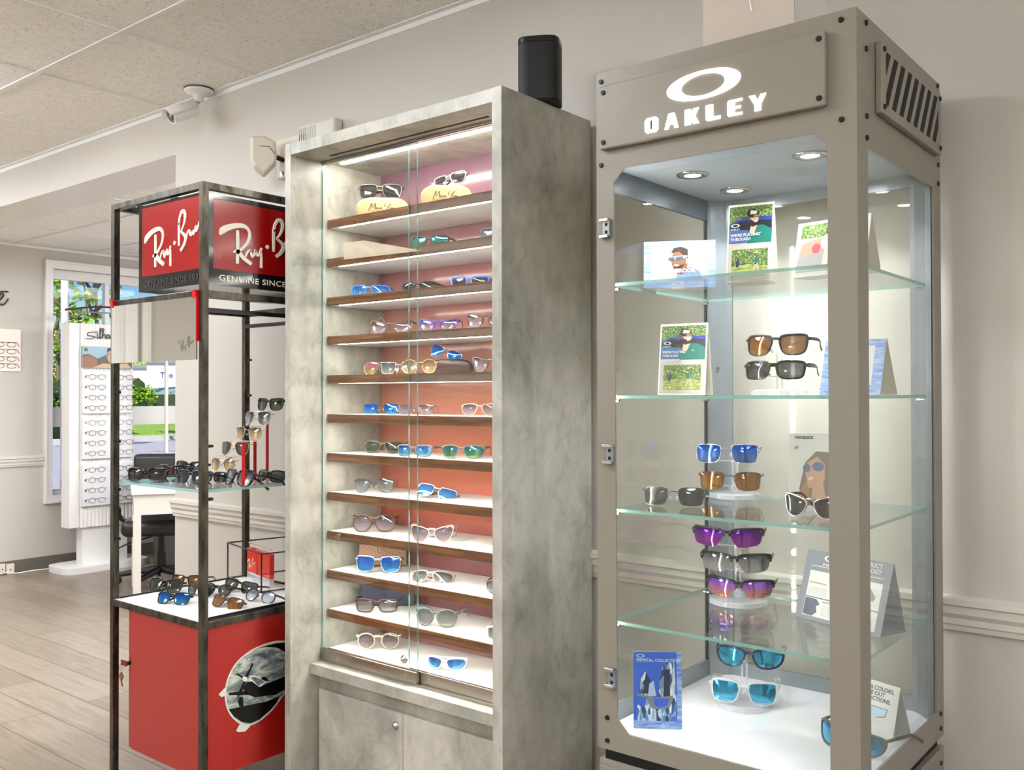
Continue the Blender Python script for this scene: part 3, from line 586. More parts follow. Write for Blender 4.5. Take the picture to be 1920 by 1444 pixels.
# ------------------------------------------------------------------ red and black frame stand
XA, XB_, YA, YB_ = -2.718, -2.227, 1.4216, 1.905; T = .019
KS, KZ = 1.18, .2136                       # stand scaled up about the camera, so it stands farther back; posts start at z = .2136
st = thing('display_stand', 'black steel frame display stand with red signs and red cabinet below', 'display stand', (-3.2072, 1.6775, 0))
KM = Matrix.Scale(KS, 4) @ Matrix.Translation((-XA, -YA, -KZ))
def sp2(mb, name, parent=None, **k): return mb.build(name, parent or st, M=KM, **k)
for x in (XA, XB_-T):
    for y in (YA, YB_-T): sp2(MB().box(x, x+T, y, y+T, KZ, 1.98, steel), 'post', bevel=.001)
for z in (1.961, 1.667, .768):
    m = MB()
    m.box(XA+T, XB_-T, YA, YA+T, z, z+T, steel).box(XA+T, XB_-T, YB_-T, YB_, z, z+T, steel).box(XA, XA+T, YA+T, YB_-T, z, z+T, steel).box(XB_-T, XB_, YA+T, YB_-T, z, z+T, steel)
    sp2(m, 'rail_frame', bevel=.001)
m = MB().box(-2.60, -2.575, YA+.02, YB_-.02, 1.952, 1.961, steel).box(-2.42, -2.385, YA+.02, YB_-.02, 1.952, 1.961, steel); sp2(m, 'top_crossbar')
m = MB().box(XA+T, XB_-T, YB_-T-.004, YB_-T+.004, 1.628, 1.640, black).box(XB_-T-.004, XB_-T+.002, YA+T, YB_-T, 1.628, 1.640, black).box(XA+T, XB_-T, YA+.006, YA+.012, 1.655, 1.664, black); sp2(m, 'inner_rod')
m = MB()                                                                   # small black clips on the inner side of the posts
clips = []
for z in (1.56, 1.41, 1.262, 1.118, .97):
    clips.append(sp2(MB().box(XA+T, XA+T+.020, YA+.004, YA+.013, z-.004, z+.004, black), 'shelf_clip'))
for z in (1.118, 1.262): sp2(MB().box(XB_-T+.002, XB_-.002, YA+T, YA+T+.016, z-.004, z+.004, black), 'shelf_clip')
for z in (1.40, 1.52): sp2(MB().box(XA+T, XA+T+.02, YB_-T+.004, YB_-.006, z-.004, z+.004, black), 'shelf_clip')
# sign box
SX0, SZ0, SZ1 = -2.563, 1.702, 1.952
sg = sp2(MB().box(SX0, -2.2315, YA+.004, YB_-.03, SZ0, SZ1, gblack), 'sign_box')
RS = [([(.040, .139), (.048, .152), (.066, .163), (.090, .171), (.112, .174), (.126, .170), (.135, .160), (.136, .146), (.130, .130), (.118, .116), (.104, .104), (.092, .096)], [.004, .018, .0165, .014, .012, .010, .0085, .008, .008, .008, .008, .009]),
      ([(.0965, .159), (.097, .125), (.0962, .066)], [.008, .0095, .008]), ([(.083, .0965), (.098, .100), (.115, .084), (.142, .069)], [.004, .012, .012, .010]),
      ([(.140, .108), (.130, .103), (.122, .088)], [.008, .006, .005]), ([(.138, .108), (.142, .097), (.146, .090), (.153, .102), (.157, .112)], [.006, .006, .006, .006, .005]), ([(.157, .112), (.159, .100), (.164, .096), (.171, .106), (.1765, .119)], .006),
      ([(.1745, .112), (.1755, .085), (.1755, .062)], [.005, .007, .008]),
      ([(.2185, .178), (.2185, .145), (.2185, .114)], [.008, .008, .006]), ([(.2185, .172), (.222, .190), (.232, .206), (.243, .208), (.249, .198), (.248, .182), (.240, .166), (.229, .152)], [.006, .008, .0095, .010, .010, .008, .006, .005]),
      ([(.229, .153), (.240, .146), (.250, .138), (.252, .128), (.243, .113), (.227, .100)], [.005, .008, .010, .010, .010, .008]),
      ([(.272, .152), (.262, .146), (.256, .130)], [.007, .006, .005]), ([(.270, .152), (.275, .140), (.281, .138), (.288, .150)], .006), ([(.288, .150), (.291, .138), (.298, .150), (.303, .160), (.305, .146), (.312, .154), (.320, .170)], .006)]
def logo(fn, mt, s=1.0, d=.003, mb=None):
    mb = mb or MB()
    for pts, ws in RS:
        q = smooth_line([(a*s, b*s) for a, b in pts], 4); n = len(pts)
        wl = [ws]*n if not isinstance(ws, list) else ws; wq = []
        for i in range(n-1): wq += [(wl[i]+(wl[i+1]-wl[i])*j/4)*s for j in range(4)]
        wq.append(wl[-1]*s); mb.ribbon([(a.x, a.y) for a in q], wq, fn, 0, d, mt)
    mb.ribbon([(.1915*s, .1245*s), (.1965*s, .1245*s), (.2015*s, .1245*s)], [.006*s, .0125*s, .006*s], fn, 0, d, mt); return mb
fR = lambda u, v, d: (-2.2309+d, 1.436+u, 1.702+v)                          # right face (normal +x)
fL = lambda u, v, d: (1.436+u-4.001, YA+.0035-d, 1.702+v)                   # left face (normal -y)
rp = MB().box(-2.2316, -2.2310, 1.457, YB_-.05, 1.747, 1.938, red); sp2(rp, 'red_sign_face', sg)
rp = MB().box(-2.543, -2.245, YA+.003, YA+.004, 1.745, 1.944, red); sp2(rp, 'red_sign_face', sg)
sp2(logo(fR, lett), 'script_lettering', sg); sp2(logo(fL, lett), 'script_lettering', sg)
letg = mat('grey_engraved_letter', (40, 44, 46), .4)
sp2(text('GENUINE SINCE 1937', .0235, lambda u, v, d: (-2.2312+d, 1.474+u*1.24, 1.7165+v*.95), lett, d=.0008, spacing=1.08, bold=.012), 'tagline', sg)
sp2(text('GENUINE SINCE 1937', .0235, lambda u, v, d: (-2.533+u*1.24, YA+.0035-d, 1.7155+v*.95), letg, d=.0008, spacing=1.08, bold=.012), 'tagline', sg)
# mirror hung below the left sign
mx0, mx1, mz0, mz1 = -2.70, -2.2455, 1.497, 1.668
o = sp2(MB().box(mx0, mx1, YA-.0075, YA-.0035, mz0, mz1, mirror), 'mirror_plate')
sp2(MB().box(mx0-.002, mx0+.012, YA-.010, YA-.001, 1.664, 1.686, rod), 'mirror_clip'); sp2(MB().box(mx1-.016, mx1, YA-.010, YA-.001, 1.664, 1.686, rod), 'mirror_clip')
sp2(MB().box(mx1, mx1+.003, YA-.009, YA-.001, mz0+.05, mz1, rod), 'mirror_edge')
sp2(logo(lambda u, v, d: (-2.345+u, YA-.0078-d, 1.505+v), mat('etched_letter', (120, 114, 104), .5), s=.27, d=.0005), 'etched_lettering', o)
# glass shelf, white tray and red cabinet
ZG = 1.142
sp2(MB().plate(XA+T+.002, XB_-.022, YA+.016, YB_-.022, ZG-.008, ZG, shglass, gedge), 'glass_shelf')
sp2(MB().box(XA+T+.001, XB_-T-.001, YA+.004, YB_-.02, .772, .7875, white), 'display_tray')
sp2(MB().box(XA+T, XB_-T, YB_-.026, YB_-.021, .787, .792, black).box(XA+T, XA+T+.005, YA+.02, YB_-.03, .787, .792, black).box(XB_-T-.004, XB_-T, YA+.02, YB_-.03, .787, .794, black), 'tray_seal')
rc = sp2(MB().box(-2.628, -2.232, YA+.012, YB_-.02, .36, .767, redm), 'red_cabinet')
sp2(MB().box(-2.6, -2.248, YA+.004, YA+.012, .362, .766, redm), 'cabinet_door', rc, bevel=.001)
q = Vector((-2.617, YA+.010, .61))
lk = sp2(MB().cyl(q, q+Vector((0, -.010, 0)), .006, black, 12), 'lock', rc)
sp2(MB().box(q.x-.034, q.x-.002, q.y-.011, q.y-.008, q.z-.010, q.z+.006, mat('dark_red_tab', (110, 10, 8), .3)), 'hasp', rc)
brz = mat('bronze_key', (150, 112, 80), .35, metal=.8)
sp2(MB().tube([(q.x-.034+.007*math.cos(a), q.y-.010, q.z-.018+.010*math.sin(a)) for a in [2*math.pi*i/12 for i in range(12)]], .0007, chrome, 5, closed=True).prism([(q.x-.044, q.z-.045), (q.x-.032, q.z-.030), (q.x-.019, q.z-.042), (q.x-.031, q.z-.057)], q.y-.012, q.y-.009, brz).prism([(q.x-.032, q.z-.052), (q.x-.027, q.z-.049), (q.x-.018, q.z-.069), (q.x-.023, q.z-.072)], q.y-.014, q.y-.012, brz), 'key', rc)
# aviator lens picture with the aeroplane on the red cabinet's right face
def ap(px, py): p = onX(px, py, -2.2315); return (p.y, p.z)
k_ = 420/1763
def cp(x, y): return ap(200+x*k_, 1100+y*k_)
outl_ = [cp(*a) for a in ((1411, 435), (1330, 438), (1230, 465), (1120, 520), (1030, 600), (975, 690), (945, 790), (942, 880), (960, 960), (1000, 1025), (1060, 1070), (1130, 1080), (1200, 1050), (1290, 975), (1370, 870), (1411, 800))]
# complete the lens shape beyond the cabinet's edge
y_, z_ = outl_[0]; outl_ = outl_ + [(outl_[-1][0]+.035, outl_[-1][1]+.05), (outl_[-1][0]+.052, outl_[-1][1]+.11), (outl_[-1][0]+.04, outl_[0][1]-.004)]
oc = smooth_line(outl_, 4, True); cyy = sum(p.x for p in oc)/len(oc); czz = sum(p.y for p in oc)/len(oc)
art = MB(); XX = -2.2315
artw = mat('print_white', (214, 216, 210), .3); artk = mat('print_black', (6, 8, 10), .25); artg = mat('print_cloud_sky', (120, 130, 130), .3)
cl = noise(artg, coords(artg, (1, 1, 2.4)), 14, 5, .6, .6); L(artg, ramp(artg, cl, [(.3, (24, 30, 36)), (.48, (110, 124, 126)), (.62, (196, 198, 188))]), base(artg))
art.prism([(cyy+(p.x-cyy)*1.045, czz+(p.y-czz)*1.035) for p in oc], XX, XX+.0008, artw, 'x'); art.prism([(p.x, p.y) for p in oc], XX+.0008, XX+.0011, artg, 'x')
def poly(pts, d, mt): art.prism([cp(*a) for a in pts], XX+d, XX+d+.0003, mt, 'x')
poly([(958, 965), (1100, 935), (1250, 905), (1360, 862), (1340, 905), (1290, 968), (1200, 1045), (1130, 1074), (1062, 1066), (1003, 1022), (965, 975)], .0011, artk)
poly([(1200, 480), (1330, 445), (1408, 442), (1408, 520), (1340, 480), (1260, 475)], .0011, artk)
poly([(1100, 750), (1140, 745), (1200, 790), (1411, 700), (1411, 800), (1330, 850), (1160, 870), (1100, 845), (1070, 800)], .0013, artk)        # engine and wing
poly([(1115, 745), (1125, 700), (1160, 697), (1215, 715), (1262, 745), (1200, 795), (1140, 760)], .0012, artw)                                    # nose
poly([(1130, 715), (1165, 710), (1210, 728), (1240, 750), (1190, 780)], .0013, artg)
poly([(1080, 720), (1095, 735), (1152, 610), (1140, 598), (1125, 640)], .0014, artk); poly([(1085, 715), (1070, 725), (1018, 690), (1030, 682)], .0014, artk); poly([(1078, 740), (1095, 745), (1060, 830), (1020, 888), (1040, 820)], .0014, artk)
poly([(1066, 715), (1078, 705), (1100, 712), (1105, 735), (1085, 748), (1068, 738)], .0015, artw); poly([(958, 835), (1090, 822), (1120, 850), (960, 855)], .0013, artk); poly([(1040, 870), (1070, 868), (1075, 940), (1042, 945), (1032, 905)], .0014, artk)
poly([(1210, 725), (1225, 708), (1255, 715), (1275, 745), (1240, 742)], .0014, artk)
poly([(880, 850), (925, 800), (945, 805), (945, 850), (905, 870)], .0004, artw); poly([(1018, 1135), (1045, 1085), (1140, 1085), (1090, 1140), (1035, 1145)], .0003, artw)
sp2(art, 'aviator_picture', rc)
sp2(logo(lambda u, v, d: (XX+.0016+d, cp(1045, 610)[0]+u*.95+.0, cp(1045, 610)[1]+v*.5+u*.55-.02), lett, s=.13, d=.0003), 'small_lettering', rc)

ZG = 1.0956
# red rods with clear cradles on the glass shelf, sunglasses on them
gr_ = 'red rod risers on the glass shelf'
rods = [(501, 886, 773, 'tallest'), (478, 897, 801, 'second tallest'), (456.5, 912, 829, 'middle height'), (432, 899, 858, 'second shortest'), (409, 901, 887, 'shortest')]
gi = [('wayfarer', 'gun', 'g15', 481, 522, 773, 'tortoise and silver sunglasses on the tallest red rod', -48, 'brown'), ('aviator', 'silver', 'grey', 455, 500, 801, 'silver aviator sunglasses on the second tallest red rod', -52, None),
      ('squaremetal', 'silver', 'gold', 438, 484, 829, 'brown gradient sunglasses on the middle red rod', -52, None), ('aviator', 'gold', 'g15', 412, 458, 858, 'gold aviator sunglasses with green lenses on a red rod', -50, None), ('roundmetal', 'gold', 'gold', 394, 434, 888, 'round gold sunglasses with tan lenses on the shortest red rod', -50, None)]
for (px, pb, ptop, lab), gg in zip(rods, gi):
    b = onZ(px, pb, ZG+.0005); top = atD(px, ptop, depth(b)).z; h = top-b.z
    o = thing('eyewear_riser', 'clear cradle on the %s red rod of the glass shelf' % lab, 'eyewear riser', b, 0, gr_)
    MB().cyl((0, 0, 0), (0, 0, h), .006, rod, 16).build('red_rod', o, smooth=False)
    MB().box(-.012, .012, -.012, .012, h, h+.003, acr2).box(-.055, .055, -.012, .012, h+.003, h+.005, acr2).build('cradle', o)
    p = Vector((b.x, b.y, top+.006)); rz = face_cam(p)+math.radians(gg[7]); wid = max(.12, min(.175, (gg[4]-gg[3])*depth(p)/F_PX/.6))
    c = atD((gg[3]+gg[4])/2, gg[5], depth(p)); glasses(gg[6], gg[0], gg[1], gg[2], (c.x, c.y, top+.006), rz, wid, 'sunglasses on the red rods', temple=gg[8], folded=True)
def gs(label, style, frame, lens, x0, x1, z, py, dyaw, **k): return G(label, style, frame, lens, x0, x1, z, py=py, dyaw=dyaw, **k)
gs('glossy tortoise sunglasses at the left end of the glass shelf', 'thick', 'tort', 'dark', 237, 306, ZG, 903, -30, folded=True)
gs('tortoise sunglasses behind, second from left on the glass shelf', 'thick', 'tort', 'dark', 292, 345, ZG, 896, -45, folded=True)
gs('black sunglasses behind the blue pair on the glass shelf', 'wayfarer', 'black', 'dark', 325, 378, ZG, 893, -48, folded=True)
gs('navy blue sunglasses beside the front post on the glass shelf', 'wayfarer', 'navy', 'dark', 327, 380, ZG, 909, -48, rx=-.15)
gs('small black sunglasses just right of the front post on glass shelf', 'thick', 'black', 'dark', 384, 412, ZG, 905, -58, folded=True)
gs('black sunglasses with grey lenses, front middle of the glass shelf', 'wayfarer', 'black', 'grey', 414, 462, ZG, 911, -58, rx=-.2)
gs('black sunglasses at the right end of the glass shelf', 'thick', 'black', 'g15', 476, 524, ZG, 904, -50, rx=-.2)
ZTR = 1.4-(1.4-.7875)*KS+.0005
gs('black sunglasses with green lenses, left rear of the white tray', 'wayfarer', 'black', 'g15', 275, 332, ZTR, 1111, -40, rx=-.25, folded=True)
gs('brown sunglasses at the rear left of the white tray', 'wayfarer', 'tort', 'brown', 320, 374, ZTR, 1101, -30, rx=-.1)
gs('sunglasses with bright blue mirror lenses on the white tray', 'wayfarer', 'matte', 'blue', 291, 347, ZTR, 1134, -35, rx=-.35, folded=True)
gs('black round sunglasses just right of the front post on white tray', 'round', 'black', 'g15', 382, 424, ZTR, 1118, -40, rx=-.3)
gs('wide black sunglasses at the centre rear of the white tray', 'wayfarer', 'black', 'g15', 416, 474, ZTR, 1112, -32, rx=-.2, ry=.15)
gs('brown lens sunglasses with silver temple at the tray front', 'wayfarer', 'brown', 'brown', 392, 444, ZTR, 1141, -42, rx=-.45, ry=.1, temple='silver', folded=True)
gs('dark sunglasses with pale blue oval lenses, right of the tray', 'round', 'black', 'pale', 457, 508, ZTR, 1130, -35, rx=-.4, ry=.08)
gs('black sunglasses half hidden by the front post on the tray', 'thick', 'black', 'dark', 352, 384, ZTR, 1119, -50, folded=True)
# little wire cube with the red block
k2 = 160/1540
def tp(x, y, z): return onZ(400+x*k2, 1000+y*k2, z)
cu = thing('wire_cube_display', 'small steel wire cube holding a red sign block on the tray', 'counter display', (0, 0, 0))
a0 = onZ(427, 1085, ZTR); b0 = onZ(490, 1112, ZTR)
cu.location = a0; ang = math.atan2(b0.y-a0.y, b0.x-a0.x); wq_ = (b0-a0).length; cu.rotation_euler = (0, 0, ang)
hq = .139
m = MB(); r_ = .0024
C8 = [(0, 0), (wq_, 0), (wq_, wq_), (0, wq_)]
for i in range(4):
    (x_, y_), (u_, v_) = C8[i], C8[(i+1) % 4]
    m.box(x_-r_, x_+r_, y_-r_, y_+r_, .001, hq, steel)
    for z in (.001, hq): m.box(min(x_, u_)-r_, max(x_, u_)+r_, min(y_, v_)-r_, max(y_, v_)+r_, z, z+2*r_, steel)
m.build('wire_frame', cu)
w2 = wq_; Li = Matrix.Rotation(-ang, 3, 'Z'); ql = Li @ (onZ(455, 1086, ZTR)-a0); qr = Li @ (onZ(514, 1101, ZTR)-a0); by = (ql.y+qr.y)/2; bx0, bx1 = ql.x, qr.x
MB().box(bx0, bx1, by, by+.019, .031, .124, mat('red_acrylic_block', (214, 34, 22), .06, spec=.8)).build('red_block', cu, bevel=.001)
MB().box(bx0, bx1, by, by+.017, .002, .031, frost).build('clear_foot', cu)
logo(lambda u, v, d: (bx0-.004+u*.9, by-.0006-d, .026+v), lett, s=.30, d=.0006).build('script_lettering', cu)
text('GENUINE SINCE 1937', .0100, lambda u, v, d: (bx0+.004+u*.8, by-.0006, .015+v), letg).build('tagline', cu)
for x_ in (bx0+.015, bx1-.015): MB().lathe([(0, -.004), (.004, -.003), (.005, 0), (.004, .003), (0, .004)], chrome, (x_, by+.006, .142), 12).build('ball_knob', cu, smooth=True)
MB().tube([(bx0, by+.006, .142), (bx1, by+.006, .142)], .0012, chrome, 6).build('hanging_bar', cu)

# ------------------------------------------------------------------ taupe metal tower with glass shelves
X0, X1, Y0, Y1, TT = -1.181, -.594, 1.763, 2.336, 2.13
tw = thing('display_tower', 'taupe metal display tower with lit glass shelves and an illuminated white sign on its header', 'display case', (X0, Y0, 0))
def tp_(mb, name, parent=None, **k): return mb.build(name, parent or tw, M=Matrix.Translation(-Vector(tw.location)), **k)
def ring(mb, outer, inner, d0, d1, mt, axis):                         # frame with a polygonal opening; same count of points
    n = len(outer); P = {'y': lambda a, b, d: (a, d, b), 'x': lambda a, b, d: (d, a, b)}[axis]
    v = [P(a, b, d) for d in (d0, d1) for a, b in outer] + [P(a, b, d) for d in (d0, d1) for a, b in inner]; f = []
    for i in range(n):
        j = (i+1) % n; f += [(i, j, 2*n+j, 2*n+i), (n+i, 3*n+i, 3*n+j, n+j), (i, n+i, n+j, j), (2*n+i, 2*n+j, 3*n+j, 3*n+i)]
    return mb.add(v, f, mt)
zb0 = .604
inn = [(-1.108, 1.905), (-1.136, 1.878), (-1.130, .677), (-1.101, .6475), (-.679, .6475), (-.651, .677), (-.651, 1.878), (-.678, 1.905)]
outr = [(X0, TT), (X0, 1.878), (X0, .677), (X0, zb0), (X1, zb0), (X1, .677), (X1, 1.878), (X1, TT)]
m = ring(MB(), outr, inn, Y0, Y0+.005, taupe, 'y'); tp_(m, 'front_frame')
# right side: window runs the full height between header and foot
io = [(1.823, 1.8775), (1.823, .667), (2.279, .667), (2.279, 1.8775)]; oo = [(Y0+.0052, TT), (Y0+.0052, zb0), (Y1, zb0), (Y1, TT)]
tp_(ring(MB(), oo, io, X1-.005, X1, taupe, 'x'), 'side_frame')
tp_(ring(MB(), oo, io, X0, X0+.005, taupe, 'x'), 'side_frame')
tp_(MB().box(X0+.0052, X1-.0052, Y0+.0052, Y1, 1.93, TT-.001, taupe), 'header_box')
tp_(MB().box(X0+.0052, X1-.0052, Y0+.0052, Y1-.001, zb0, .646, taupe), 'foot_box')
# raised name plate with the lit sign
pl = MB().box(-1.163, -.6485, Y0-.016, Y0-.0005, 1.951, 2.094, taupe); plt = tp_(pl, 'sign_plate', bevel=.003)
def ell(cx, cz, rx, rz, n=48): return [(cx+rx*math.cos(t), cz+rz*math.sin(t)) for t in [2*math.pi*i/n for i in range(n)]]
sgn = MB(); o1 = ell(-.9045, 2.0435, .0845, .0295); i1 = ell(-.9045, 2.0435, .0505, .0222)
o1 = [(-.9045+.0845*(abs(math.cos(t))**.94)*(1 if math.cos(t) > 0 else -1), 2.0435+.0295*math.sin(t)) for t in [2*math.pi*i/48 for i in range(48)]]
ring(sgn, o1, i1, Y0-.0185, Y0-.016, led2, 'y'); tp_(sgn, 'lit_ellipse_emblem', plt)
yl0, yl1 = Y0-.0185, Y0-.016
LT = {'O': [[(.18, 0), (.82, 0), (1, .16), (1, .84), (.82, 1), (.18, 1), (0, .84), (0, .16)]],
      'A': [[(0, 0), (.26, 0), (.36, .28), (.66, .28), (.74, 0), (1, 0), (.72, 1), (.3, 1)]], 'K': [[(0, 0), (.42, 0), (.42, .34), (.62, 0), (1.02, 0), (.72, .52), (1, 1), (.64, 1), (.42, .66), (.42, 1), (0, 1)]],
      'L': [[(.1, 0), (1, 0), (1, .2), (.5, .2), (.5, 1), (0, 1), (0, .1)]], 'E': [[(.1, 0), (1, 0), (1, .14), (.48, .14), (.48, .42), (.9, .42), (.9, .56), (.48, .56), (.48, .86), (1, .86), (1, 1), (.1, 1), (0, .9), (0, .1)]],
      'Y': [[(.32, 0), (.72, 0), (.72, .38), (1.06, 1), (.72, 1), (.52, .6), (.32, 1), (-.06, 1), (.32, .38)]]}
def oakley(mb, u0, v0, wtot, h, fn, d, mt):
    step = wtot/6*1.0; lw = wtot*.118
    for i, ch in enumerate('OAKLEY'):
        ux = u0+i*(wtot-lw)/5
        for pts in LT[ch]:
            n = len(pts); v = [fn(ux+a*lw, v0+b*h, 0) for a, b in pts]+[fn(ux+a*lw, v0+b*h, d) for a, b in pts]
            mb.add(v, [tuple(range(n)), tuple(range(2*n-1, n-1, -1))]+[(j, (j+1) % n, (j+1) % n+n, j+n) for j in range(n)], mt)
        if ch == 'O':
            v = [fn(ux+a*lw, v0+b*h, d*1.05) for a, b in ((.44, .2), (.56, .2), (.56, .8), (.44, .8))]; mb.add(v, [(0, 1, 2, 3)], dtaupe if mt is led2 else mt)
    return mb
tp_(oakley(MB(), -1.043, 1.9655, .275, .0325, lambda u, v, d: (u, Y0-.0162-d, v), .0025, led2), 'lit_lettering', plt)
# vent plate on the right side of the header
vp = tp_(MB().box(X1+.0005, X1+.014, 1.868, 2.292, 1.952, 2.094, taupe), 'vent_plate', bevel=.002)
m = MB(); ya, yb_, za, zb_ = 1.892, 2.268, 1.972, 2.078
for i in range(10):
    a = ya-.062+i*.0485
    pts = [(a, za), (a+.026, za), (a+.026+.066, zb_), (a+.066, zb_)]
    # clip to the vent field
    def clip(P, f):
        o = []
        for j in range(len(P)):
            p, q = P[j], P[(j+1) % len(P)]; fp, fq = f(p), f(q)
            if fp >= 0: o.append(p)
            if fp*fq < 0: t = fp/(fp-fq); o.append((p[0]+(q[0]-p[0])*t, p[1]+(q[1]-p[1])*t))
        return o
    pts = clip(clip(pts, lambda p: p[0]-ya), lambda p: yb_-p[0])
    if len(pts) > 2: m.prism(pts, X1+.0138, X1+.0144, dtaupe, 'x')
tp_(m, 'vent_slots', vp)
def bolt(x, y, z, ax, par=None):
    m = MB()
    if ax == 'y': m.cyl((x, y, z), (x, y-.004, z), .0058, black, 14, .0046); m.cyl((x, y-.0041, z), (x, y-.0043, z), .0024, dtaupe, 6)
    else: m.cyl((x, y, z), (x+.004, y, z), .0058, black, 14, .0046)
    tp_(m, 'bolt', par)
for x, z in ((-1.168, 2.110), (-.623, 2.112), (-.623, 1.922), (-1.168, 1.920), (-1.156, .675), (-1.156, .624)): bolt(x, Y0, z, 'y')
for x, z in ((-1.152, 2.078), (-1.152, 1.966), (-.660, 2.080), (-.660, 1.966)): bolt(x, Y0-.016, z, 'y', plt)
for y, z in ((1.815, 2.115), (1.815, 2.065), (1.816, 1.935), (1.816, 1.893), (2.315, 2.122), (2.315, 2.079), (2.315, 1.936), (2.315, 1.892), (2.306, .659), (2.306, .625), (2.31, 2.0)): 
    if z != 2.0: bolt(X1, y, z, 'x')
for y, z in ((1.88, 2.080), (1.88, 1.966), (2.281, 2.080), (2.281, 1.966)): bolt(X1+.014, y, z, 'x', vp)
for x, z in ((-1.1515, 1.7745), (-1.1445, 1.267), (-1.1405, .768)):
    h_ = tp_(MB().box(x-.008, x+.010, Y0-.009, Y0-.0005, z-.018, z+.018, alu).box(x-.016, x+.008, Y0-.013, Y0-.0005, z+.015, z+.022, chrome).box(x-.016, x+.008, Y0-.013, Y0-.0005, z-.022, z-.015, chrome), 'hinge', bevel=.001)
    for q in (.008, -.009): tp_(MB().cyl((x+.002, Y0-.0093, z+q), (x+.002, Y0-.0088, z+q), .0042, dtaupe, 12), 'screw', h_)
# interior
ZF = .648
tp_(MB().box(X0+.006, X1-.006, Y0+.006, Y1-.006, 1.922, 1.93, greypanel), 'inner_ceiling')
tp_(MB().prism([(X0+.008, Y0+.007), (X1-.008, Y0+.007), (X1-.008, Y1-.05), (X1-.045, Y1-.012), (X0+.045, Y1-.012), (X0+.008, Y1-.05)], .646, ZF, gfloor, 'z'), 'inner_floor')
for x, y in ((-1.054, 1.981), (-1.050, 2.199), (-.769, 1.981), (-.765, 2.199)):
    s_ = tp_(MB().lathe([(.020, 1.919), (.022, 1.9175), (.036, 1.9185), (.038, 1.9205), (.038, 1.922)], chrome, (x, y, 0), 32), 'spot_light', smooth=True)
    tp_(MB().lathe([(.0, 1.9188), (.010, 1.9188), (.0185, 1.9195), (.020, 1.9200)], spotm, (x, y, 0), 24), 'spot_lamp', s_)
    ll = bpy.data.lights.new('spot_beam', 'SPOT'); ll.energy = 11; ll.spot_size = math.radians(118); ll.spot_blend = .7; ll.shadow_soft_size = .016; ll.color = (.97, .96, 1)
    lo = bpy.data.objects.new('spot_beam', ll); COL.objects.link(lo); lo.parent = s_; lo.location = (x-X0, y-Y0, 1.916)
for xa in (X0+.006, X1-.046):                                                # corner profiles at the back
    sx = 1 if xa < -1 else -1; xo = xa if sx > 0 else xa+.04
    pf = [(xo, Y1-.012), (xo, Y1-.062), (xo+sx*.012, Y1-.062), (xo+sx*.016, Y1-.056), (xo+sx*.034, Y1-.036), (xo+sx*.046, Y1-.024), (xo+sx*.058, Y1-.018), (xo+sx*.058, Y1-.012)]
    tp_(MB().prism(pf if sx > 0 else pf[::-1], .648, 1.921, alu, 'z'), 'corner_profile')
    for z in (1.47, 1.245, 1.0, .79): tp_(MB().cyl((xo+sx*.03, Y1-.044, z), (xo+sx*.028, Y1-.048, z), .005, chrome, 12), 'cam_screw')
tp_(MB().box(X0+.062, X1-.062, Y1-.018, Y1-.010, .648, .684, alu).box(X0+.062, X1-.062, Y1-.018, Y1-.010, 1.893, 1.9215, alu), 'back_rail')
tp_(MB().box(X0+.0055, X0+.014, Y0+.03, Y1-.062, .648, .690, alu).box(X0+.0055, X0+.014, Y0+.03, Y1-.062, 1.868, 1.9215, mat('dark_grey_rail', (96, 106, 114), .35)), 'side_rail')
tp_(MB().box(X0+.007, X0+.0125, Y1-.068, Y1-.062, .69, 1.9, black), 'door_seal')
tp_(MB().box(X0+.062, X1-.062, Y1-.016, Y1-.011, .684, 1.893, pane), 'back_glass')
tp_(MB().box(X0+.007, X0+.012, Y0+.03, Y1-.069, .690, 1.868, pane), 'side_glass')
tp_(MB().box(X1-.012, X1-.007, Y0+.03, Y1-.058, .667, 1.90, pane), 'side_glass')
tp_(MB().box(X0+.046, X1-.062, Y0+.008, Y0+.013, .66, 1.89, pane), 'front_glass_door')
tp_(MB().box(X0+.0075, X0+.016, Y0+.0205, Y0+.0285, .70, 1.87, led), 'led_strip')
SH = {'A': 1.654, 'B': 1.398, 'C': 1.141, 'D': .887}
for z in SH.values():
    s_ = tp_(MB().plate(X0+.018, X1-.014, Y0+.030, Y1-.074, z-.0072, z, shglass, gedge), 'glass_shelf')
    for cx_, cy_, dx in ((X0+.018, Y0+.045, 1), (X1-.018, Y1-.09, -1), (X0+.018, Y1-.09, 1)): tp_(MB().cyl((cx_-dx*.003, cy_, z-.012), (cx_+dx*.012, cy_, z-.012), .0035, chrome, 12).cyl((cx_+dx*.012, cy_, z-.012), (cx_+dx*.0125, cy_, z-.012), .003, black, 12), 'shelf_peg', s_)
# base unit below a shadow gap
tp_(MB().box(X0+.012, X1-.012, Y0+.012, Y1-.012, .575, zb0, dtaupe), 'shadow_gap')
bs = tp_(MB().box(X0, X1, Y0+.006, Y1, 0, .578, taupe), 'base_unit', bevel=.001)
tp_(MB().box(X0+.004, X1-.004, Y0-.002, Y0+.006, .02, .565, taupe), 'drawer_front', bevel=.001)
for z in (.545, .505): bolt(X1, 2.306, z, 'x')

